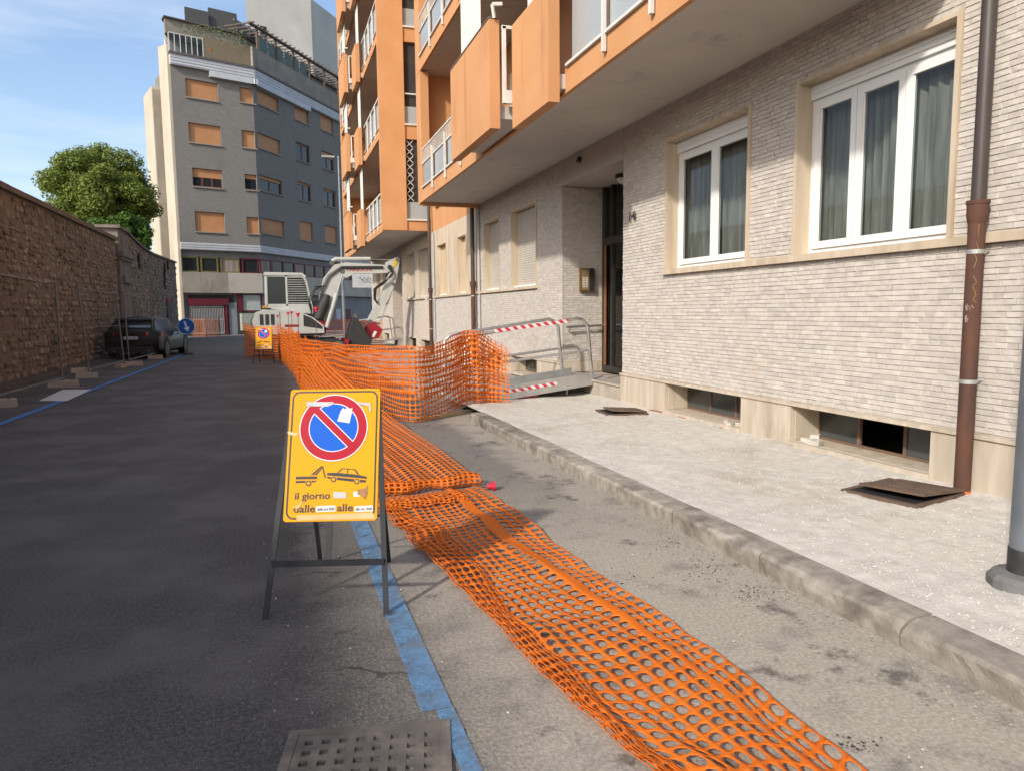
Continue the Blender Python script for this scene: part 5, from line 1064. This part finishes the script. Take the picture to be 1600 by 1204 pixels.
for s, y in enumerate((11.02, 11.98)):
    lo, hi = (2.92, 4.93) if s == 0 else (2.80, 4.78); h = 1.06
    MB().tube([(lo-.06, y, rz_(lo)+.05), (lo-.04, y, rz_(lo)+h-.14), (lo+.07, y, rz_(lo)+h-.02), (lo+.2, y, rz_(lo)+h), (hi-.1, y, rz_(hi)+h), (hi, y, rz_(hi)+h-.03), (hi+.09, y, rz_(hi)+h-.14), (hi+.17, y, rz_(hi)+.03)], .028, 10).build('handrail', ALU, rampt, smooth=True)
    MB().tube([(lo-.04, y, rz_(lo)+h*.5), (hi+.12, y, rz_(hi)+h*.5)], .023, 8).build('mid_rail', ALU, rampt, smooth=True)
    MB().bar((hi+.17, y, rz_(hi)-.04), (hi+.165, y, rz_(hi)+.2), .05, .06).build('post_socket', ALU, rampt)
    MB().bar((lo-.05, y, rz_(lo)-.04), (lo-.05, y, rz_(lo)+.2), .05, .06).build('post_socket', ALU, rampt)
    x0, x1 = (3.35, 4.65) if s == 0 else (3.2, 4.7)
    if s == 0: MB().hexa([(x0, y-.031, rz_(x0)+h-.034), (x1, y-.031, rz_(x1)+h-.034), (x1, y-.029, rz_(x1)+h-.034), (x0, y-.029, rz_(x0)+h-.034)], [(x0, y-.031, rz_(x0)+h+.026), (x1, y-.031, rz_(x1)+h+.026), (x1, y-.029, rz_(x1)+h+.026), (x0, y-.029, rz_(x0)+h+.026)]).build('hazard_tape', HAZ, rampt)
for x in (4.2, 4.75): MB().tube([(x, 11.3, .1), (x, 11.3, rz_(x)-.03)], .02, 8).build('support_leg', ALU, rampt); 
MB().bar((3.75, 11.05, .16), (4.1, 11.05, .175), .05, .03).build('red_chock', CAP, rampt)
fr = thing('access_ramp', (3.9, 31.6, .12), label='distant tubular ramp handrail at the second entrance behind the digger', cat='ramp')
for y in (31.2, 32.1): MB().tube([(3.2, y, .15), (3.2, y, 1.1), (3.4, y, 1.2), (4.7, y, 1.4), (4.9, y, 1.3), (5.0, y, .4)], .026, 8).build('handrail', ALU, fr, smooth=True); MB().tube([(3.2, y, .65), (4.95, y, .85)], .02, 8).build('mid_rail', ALU, fr)
MB().hexa([(3.0, 31.2, .12), (5.1, 31.2, .36), (5.1, 32.1, .36), (3.0, 32.1, .12)], [(3.0, 31.2, .16), (5.1, 31.2, .40), (5.1, 32.1, .40), (3.0, 32.1, .16)]).build('deck', DECK, fr)

# ------------------------------------------------------------------ excavator (own coordinates, boom towards +x)
XW = M('digger off white paint', (.46, .465, .43), (.39, .395, .36), scale=2.5, rough=.4, spec=.5, stain=(.27, .25, .21), stain_scale=2.2, stain_lo=.6); XR = M('digger red paint', (.30, .012, .022), (.22, .010, .018), scale=5, rough=.45); XB = M('digger black', (.022, .022, .023), (.035, .034, .033), scale=6, rough=.6); XS = M('digger grey steel', (.15, .15, .145), (.10, .10, .10), scale=6, rough=.5, metal=.3); XY = M('digger yellow plate', (.62, .42, .02), rough=.5); XCH = M('chromed rod', (.5, .5, .5), rough=.15, metal=1); HOSE = M('hydraulic hose', (.025, .025, .026), rough=.55); XGL = glass('cab glass', (.45, .55, .55), .03, .55, (.04, .05, .055))
ex = local('excavator', (.66, 27.5, 0), 0, label='off white tracked excavator with folded boom and black bucket parked inside the nets', cat='excavator')
def xp(name, poly, y0, y1, mat, par=ex, smooth=False):       # polygon in the x-z plane, extruded across
    return MB().hexa([(x, y0, z) for x, z in poly], [(x, y1, z) for x, z in poly]).build(name, mat, par, world=False, smooth=smooth)
for y in (-1.0, .62):
    P = [(-1.25, .28), (-1.1, .06), (-.9, 0), (1.3, 0), (1.5, .06), (1.65, .28), (1.6, .46), (1.4, .58), (-1.0, .58), (-1.2, .46)]
    tk = xp('track', P, y, y+.42, XB)
    for i in range(26): x = -1.0+i*.094; box('track_pad', XB, tk, x, x+.06, y-.012, y+.432, -.0, .02) if i < 26 else None
    for i in range(5): MB().tube([(-.8+.5*i, y-.02, .17), (-.8+.5*i, y+.0, .17)], .11, 12).build('roller', XS, tk)
    for x in (-1.0, 1.38): MB().tube([(x, y-.03, .29), (x, y+.0, .29)], .22, 16).build('sprocket', XS, tk)
xp('undercarriage', [(-.8, .3), (1.0, .3), (.8, .62), (-.6, .62)], -.57, .61, XS); MB().tube([(.1, 0, .6), (.1, 0, .78)], .55, 20).build('slew_ring', XS, ex)
body = xp('body', [(-1.22, .78), (.95, .78), (.95, 1.02), (.62, 1.30), (.15, 1.52), (-.95, 1.58), (-1.20, 1.48), (-1.30, 1.2)], -.95, .95, XW)
for i in range(3): xp('vent', [(-1.06+.17*i, 1.08), (-.95+.17*i, 1.08), (-.95+.17*i, 1.42), (-1.06+.17*i, 1.42)], -.962, -.951, XB, body)
xp('panel_gap', [(-.45, .84), (-.43, .84), (-.43, 1.5), (-.45, 1.5)], -.956, -.951, XS, body); xp('counterweight', [(-1.34, .80), (-1.24, .78), (-1.31, 1.2), (-1.22, 1.46), (-1.36, 1.2)], -.9, .9, XS, body); xp('skirt', [(-1.2, .70), (.9, .70), (.9, .779), (-1.2, .779)], -.9, .9, XB, body)
cab = xp('cab_base', [(-.85, 1.585), (-.78, 1.60), (.66, 1.42), (.66, 1.70), (-.85, 1.70)], -.02, .93, XW)
CP = [(-.86, 1.70), (.64, 1.70), (.62, 1.95), (.50, 2.55), (.38, 2.72), (-.84, 2.78)]
xp('cab_roof', [(-.90, 2.72), (.30, 2.74), (.46, 2.66), (.48, 2.70), (.34, 2.81), (-.88, 2.83)], -.05, .96, XW)
for y in (-.03, .90):
    for (a, b, w) in (((-.85, 1.70), (-.83, 2.75), .09), ((-.18, 1.70), (-.18, 2.75), .06), ((.62, 1.70), (.46, 2.55), .06), ((.46, 2.55), (.34, 2.74), .06), ((-.83, 1.73), (.62, 1.73), .07), ((-.8, 2.71), (.34, 2.71), .06)): MB().bar((a[0], y+.03, a[1]), (b[0], y+.03, b[1]), .05, w, (0, 0, 1) if abs(a[0]-b[0]) > .3 else (1, 0, 0)).build('cab_pillar', XW, ex, world=False)
xp('cab_glass', [(-.80, 1.76), (-.21, 1.76), (-.21, 2.69), (-.79, 2.69)], -.005, .002, XGL); xp('cab_glass', [(-.15, 1.76), (.58, 1.76), (.45, 2.5), (.33, 2.69), (-.15, 2.69)], .895, .902, XGL); xp('cab_glass', [(-.80, 1.76), (-.21, 1.76), (-.21, 2.69), (-.79, 2.69)], .895, .902, XGL)
for i in range(12): z = 1.80+i*.077; xw = .56-(z-1.75)*.15 if z < 2.5 else .42-(z-2.5)*.4; MB().tube([(-.15, -.03, z), (xw, -.03, z)], .011, 6).build('guard_bar', XW, ex, world=False)
xp('seat', [(-.5, 1.75), (-.1, 1.75), (-.1, 1.95), (-.38, 2.0), (-.45, 2.45), (-.58, 2.45)], .25, .68, XB); MB().tube([(.1, .45, 1.75), (.2, .45, 2.1)], .02, 6).build('lever', XB, ex, world=False)
box('beacon', M('amber beacon', (.5, .28, .02), rough=.3), ex, -.98, -.80, -.6, -.42, 1.62, 1.70); box('mirror_housing', XB, ex, -1.02, -.70, -.72, -.3, 1.56, 1.63)
ex.scale = (1.08, 1.08, 1.08)
# boom and arm, slewed towards the pavement
by0, by1 = -.62, -.34; ym = (by0+by1)/2
xp('boom', [(.68, 1.15), (.98, 1.05), (1.25, 1.55), (1.46, 2.25), (1.66, 2.58), (2.05, 2.76), (3.15, 2.80), (3.32, 2.92), (3.28, 3.06), (2.9, 3.08), (1.75, 3.14), (1.38, 3.06), (1.02, 2.62), (.86, 2.0)], by0, by1, XW)
lm_ = Matrix.Translation(Vector((1.75, by0-.004, 2.85))) @ Matrix(((1, 0, 0, 0), (0, 0, -1, 0), (0, 1, 0, 0), (0, 0, 0, 1))); lettering('lettering', 'TAKEUCHI', .15, M('red lettering', (.5, .03, .04)), ex, lm_, .88)
xp('arm', [(3.10, 3.16), (3.24, 2.86), (2.86, 1.95), (2.42, 1.18), (2.52, 1.08), (2.66, 1.12), (3.18, 1.90), (3.46, 2.55), (3.60, 3.26), (3.52, 3.34), (3.40, 3.30)], by0+.03, by1-.03, XW)
xp('end_plate', [(3.36, 3.00), (3.44, 3.02), (3.54, 3.24), (3.50, 3.28), (3.38, 3.2)], by0+.015, by0+.028, XY)
MB().tube([(1.32, ym, 3.18), (1.45, ym, 3.26), (2.6, ym, 3.28)], .065, 12).build('arm_cylinder', XW, ex, world=False); MB().tube([(2.6, ym, 3.28), (3.50, ym, 3.27)], .032, 10).build('arm_rod', XCH, ex, world=False)
for yy in (by0-.09, by1+.09): MB().tube([(1.05, yy, .95), (1.42, yy, 2.1)], .07, 12).build('boom_cylinder', XW, ex, world=False); MB().tube([(1.42, yy, 2.1), (1.62, yy, 2.72)], .035, 10).build('boom_rod', XCH, ex, world=False)
MB().tube([(3.36, ym, 2.40), (3.12, ym, 1.72)], .05, 12).build('bucket_cylinder', XW, ex, world=False); MB().tube([(3.12, ym, 1.72), (2.86, ym, 1.05)], .026, 10).build('bucket_rod', XCH, ex, world=False)
MB().bar((2.86, ym, 1.05), (2.52, ym, 1.15), .2, .06).build('link', XS, ex, world=False)
for k in range(4):
    o = -.05*k; MB().tube([(3.2, by0-.03, 3.08+o*.3), (3.34, by0-.06, 2.85+o), (3.05+o, by0-.08, 2.45), (2.75+o*.6, by0-.06, 2.25), (2.72+o*.4, by0-.04, 1.9), (2.80+o*.2, by0-.02, 1.75)], .016, 6).build('hose', HOSE, ex, world=False)
for k in range(3): MB().tube([(.78+.05*k, by0-.03, 1.3), (.84+.05*k, by0-.04, 2.1), (1.15+.03*k, by0-.04, 2.7-.03*k), (1.6, by0-.03, 3.0-.035*k), (3.0, by0-.03, 3.02-.035*k)], .014, 6).build('hose', HOSE, ex, world=False)
MB().tube([(.80, by0-.05, 1.25), (1.0, by0-.06, 1.75), (1.12, by0-.05, 2.05)], [.16, .17, .10], 14).build('hose_drum', XB, ex, world=False)
for (x_, z_, r_) in ((.86, 1.25, .10), (1.62, 2.86, .09), (3.24, 2.98, .09), (3.50, 3.26, .05), (3.34, 2.42, .06), (2.52, 1.14, .07), (1.30, 3.12, .07)): MB().tube([(x_, by0-.02, z_), (x_, by1+.02, z_)], r_, 14).build('pivot_pin', XS, ex, world=False)
xp('engine_hatch', [(.30, 1.02), (.90, .92), (.90, 1.0), (.55, 1.30), (.30, 1.40)], -.957, -.951, XB, body); xp('decal', [(-.30, 1.0), (.15, 1.0), (.15, 1.08), (-.30, 1.08)], -.956, -.951, XR, body); xp('boom_guard', [(.60, 1.1), (.90, 1.1), (1.05, 1.6), (.98, 2.1), (.72, 1.7)], by0-.07, by0-.01, XB)
for k in range(3): MB().tube([(.6, by0-.06-.02*k, 1.35+.1*k), (.5, by0-.12, 1.75+.1*k), (.72, by0-.1, 2.2+.06*k), (.98+.04*k, by0-.05, 2.35)], .02, 6).build('hose', HOSE, ex, world=False)
xp('swing_bracket', [(.62, .72), (1.0, .72), (1.08, 1.12), (.95, 1.2), (.72, 1.18)], by0-.08, by1+.08, XR); xp('blade_arm', [(.9, .35), (1.6, .3), (1.6, .45), (.9, .55)], -.6, -.5, XR); xp('dozer_blade', [(1.62, .02), (1.72, .02), (1.66, .25), (1.76, .55), (1.66, .55), (1.58, .25)], -1.05, 1.05, XR)
hq = xp('quick_hitch', [(2.38, .98), (2.62, 1.14), (2.92, .86), (2.78, .58), (2.52, .52), (2.36, .72)], by0-.12, by1+.12, XR); xp('hitch_slot', [(2.52, .62), (2.60, .58), (2.72, .78), (2.64, .82)], by0-.125, by0-.121, SWH, hq)
xp('bucket', [(2.40, .62), (2.52, .50), (2.40, .18), (2.0, .10), (1.78, .30), (1.72, .62), (1.95, 1.30), (2.06, 1.26), (2.42, .60)], by0-.35, by1+.35, XB); 
for k in range(5): y = by0-.32+k*.2; xp('bucket_tooth', [(1.94, 1.28), (2.05, 1.26), (2.02, 1.42)], y, y+.08, XS)

# ------------------------------------------------------------------ small things on the ground
IRON = M('rusty cast iron grate', (.17, .148, .128), (.105, .09, .077), scale=9, rough=.85, bump=.5, bscale=70, stain=(.25, .21, .17), stain_scale=6, stain_lo=.5)
gr = local('drain_grate', (.222, 2.30, .009), rad(-12), label='rusty square iron drain grate set in the asphalt on the blue line', cat='drain grate')
h = .262
for s in (-1, 1): box('frame_bar', IRON, gr, s*(h+.018)-.018, s*(h+.018)+.018, -h-.036, h+.036, -.01, .008); box('frame_bar', IRON, gr, -h+.001, h-.001, s*(h+.018)-.018, s*(h+.018)+.018, -.01, .0075)
box('dirt_bed', M('silt', (.075, .058, .048), (.11, .088, .07), scale=25, rough=1, bump=.7), gr, -h, h, -h, h, -.012, -.0065)
n = 8
for i in range(n+1):
    p = -h+.014+(2*h-.028)*i/n; box('bar', IRON, gr, p-.0155, p+.0155, -h, h, -.0075, .0042); box('cross_bar', IRON, gr, -h, h, p-.0155, p+.0155, -.0077, .0035)
LIDM = M('rusty checker plate', (.135, .088, .060), (.09, .062, .045), scale=6, rough=.8, bump=.6, bscale=40, stain=(.24, .12, .05), stain_scale=4, stain_lo=.6)
def lid(c, rz, w, d, tilt, label):
    t = local('manhole_cover', c, rz, label=label, cat='manhole cover'); f = MB()
    for q in ((-w-.05, w+.05, -d-.05, -d-.01), (-w-.05, w+.05, d+.01, d+.05), (-w-.05, -w-.01, -d-.009, d+.009), (w+.01, w+.05, -d-.009, d+.009)): f.box(*q, -.05, .008)
    f.build('frame', LIDM, t)
    R3 = Matrix.Rotation(tilt[0], 3, 'X') @ Matrix.Rotation(tilt[1], 3, 'Y'); off = Vector((.03, -.05, tilt[2]))
    P = lambda x, y, z: R3 @ Vector((x, y, z)) + off
    pl = MB().hexa([P(-w, -d, 0), P(w, -d, 0), P(w, d, 0), P(-w, d, 0)], [P(-w, -d, .018), P(w, -d, .018), P(w, d, .018), P(-w, d, .018)]).build('plate', LIDM, t)
    for i in range(9):
        for j in range(7):
            x, y = -w+.05+(2*w-.1)*i/8, -d+.05+(2*d-.1)*j/6; s = .016; a = .6 if (i+j) % 2 else -.6; u = Vector((math.cos(a), math.sin(a)))*s; v = Vector((-u.y, u.x))*.3
            m_ = MB(); q = [(x-u.x-v.x, y-u.y-v.y), (x+u.x-v.x, y+u.y-v.y), (x+u.x+v.x, y+u.y+v.y), (x-u.x+v.x, y-u.y+v.y)]; m_.hexa([P(a_, b_, .018) for a_, b_ in q], [P(a_, b_, .023) for a_, b_ in q]); m_.build('stud', LIDM, pl)
    box('pit', M('dark opening', (0, 0, 0)), t, -w, w, -d, d, -.05, .006)
lid((4.60, 4.20, .14), rad(14), .29, .25, (rad(-1.5), rad(4.5), .034), 'tilted rusty manhole cover lying askew at the foot of the downpipe')
lid((4.62, 9.0, .14), rad(-8), .25, .22, (rad(-1.5), rad(3.5), .028), 'flat rusty manhole cover on the gravel beside the entrance step')
def lumps(name, label, cat, spots, mat, s0, s1, grp):
    for i, p in enumerate(spots):
        t = MB(); a = rnd(0, 3); sx, sy, sz = rnd(s0, s1), rnd(s0, s1)*.6, rnd(s0, s1)*.4; R3 = Matrix.Rotation(a, 3, 'Z')
        b_ = [R3 @ Vector((x*sx*rnd(.85, 1.1), y*sy*rnd(.85, 1.1), 0)) + Vector(p) for x, y in ((-1, -1), (1, -1), (1, 1), (-1, 1))]; t.hexa(b_, [q+Vector((rnd(-.01, .01), rnd(-.01, .01), sz*2*rnd(.8, 1.1))) for q in b_]); tag(t.build(name, mat), label, cat, grp)
lumps('mortar_lump', 'broken mortar lump on the basement window sill beside the tilted manhole cover', 'rubble', [(5.2, 5.92, .19), (5.17, 5.80, .19), (5.23, 5.86, .245)], DEBR, .05, .075, 'mortar lumps on the near basement sill')
lumps('mortar_lump', 'small mortar fragment on the basement sill next to the entrance', 'rubble', [(5.2, 7.35, .187), (5.16, 7.22, .187), (5.22, 7.12, .187)], DEBR, .03, .05, 'mortar fragments on the far basement sill')
WOOD = M('raw plank', (.42, .30, .17), (.34, .24, .13), scale=4, rough=.8, stretch=(.3, 4, 4))
MB().hexa([(1.85, 10.02, .005), (2.75, 10.55, .005), (2.70, 10.68, .005), (1.80, 10.15, .005)], [(1.85, 10.02, .045), (2.75, 10.55, .045), (2.70, 10.68, .045), (1.80, 10.15, .045)]).build('plank', WOOD); tag(bpy.data.objects['plank'], 'raw timber plank lying under the upright orange net by the kerb end', 'plank')
# broken tarmac crumbs and exposed brick footing under the plinth
BRB = M('exposed red brick footing', (.30, .13, .08), (.22, .10, .065), scale=9, rough=.95, bump=.6, bscale=40, coord='World')
for a in range(26): y = 4.6+a*.205; box('footing_brick', BRB, apt, FX-.065+rnd(-.012, .012), FX-.023, y, y+.19, .06, .128+rnd(-.01, .022))
TAR = M('black tarmac crumb', (.03, .029, .028), (.05, .048, .045), scale=20, rough=.95)
def pl4():
    c = random.choice(((965, 905), (960, 908), (1095, 888), (1110, 895), (1165, 925), (1185, 935), (1040, 850), (1340, 1165))); p = gz(c[0]+random.gauss(0, 20), c[1]+random.gauss(0, 8)); return (p.x, p.y, .004)
tag(pebbles('tarmac_crumbs', 420, pl4, .003, .010, TAR), 'crumbs of black tarmac on the dusty parking strip', 'tarmac')
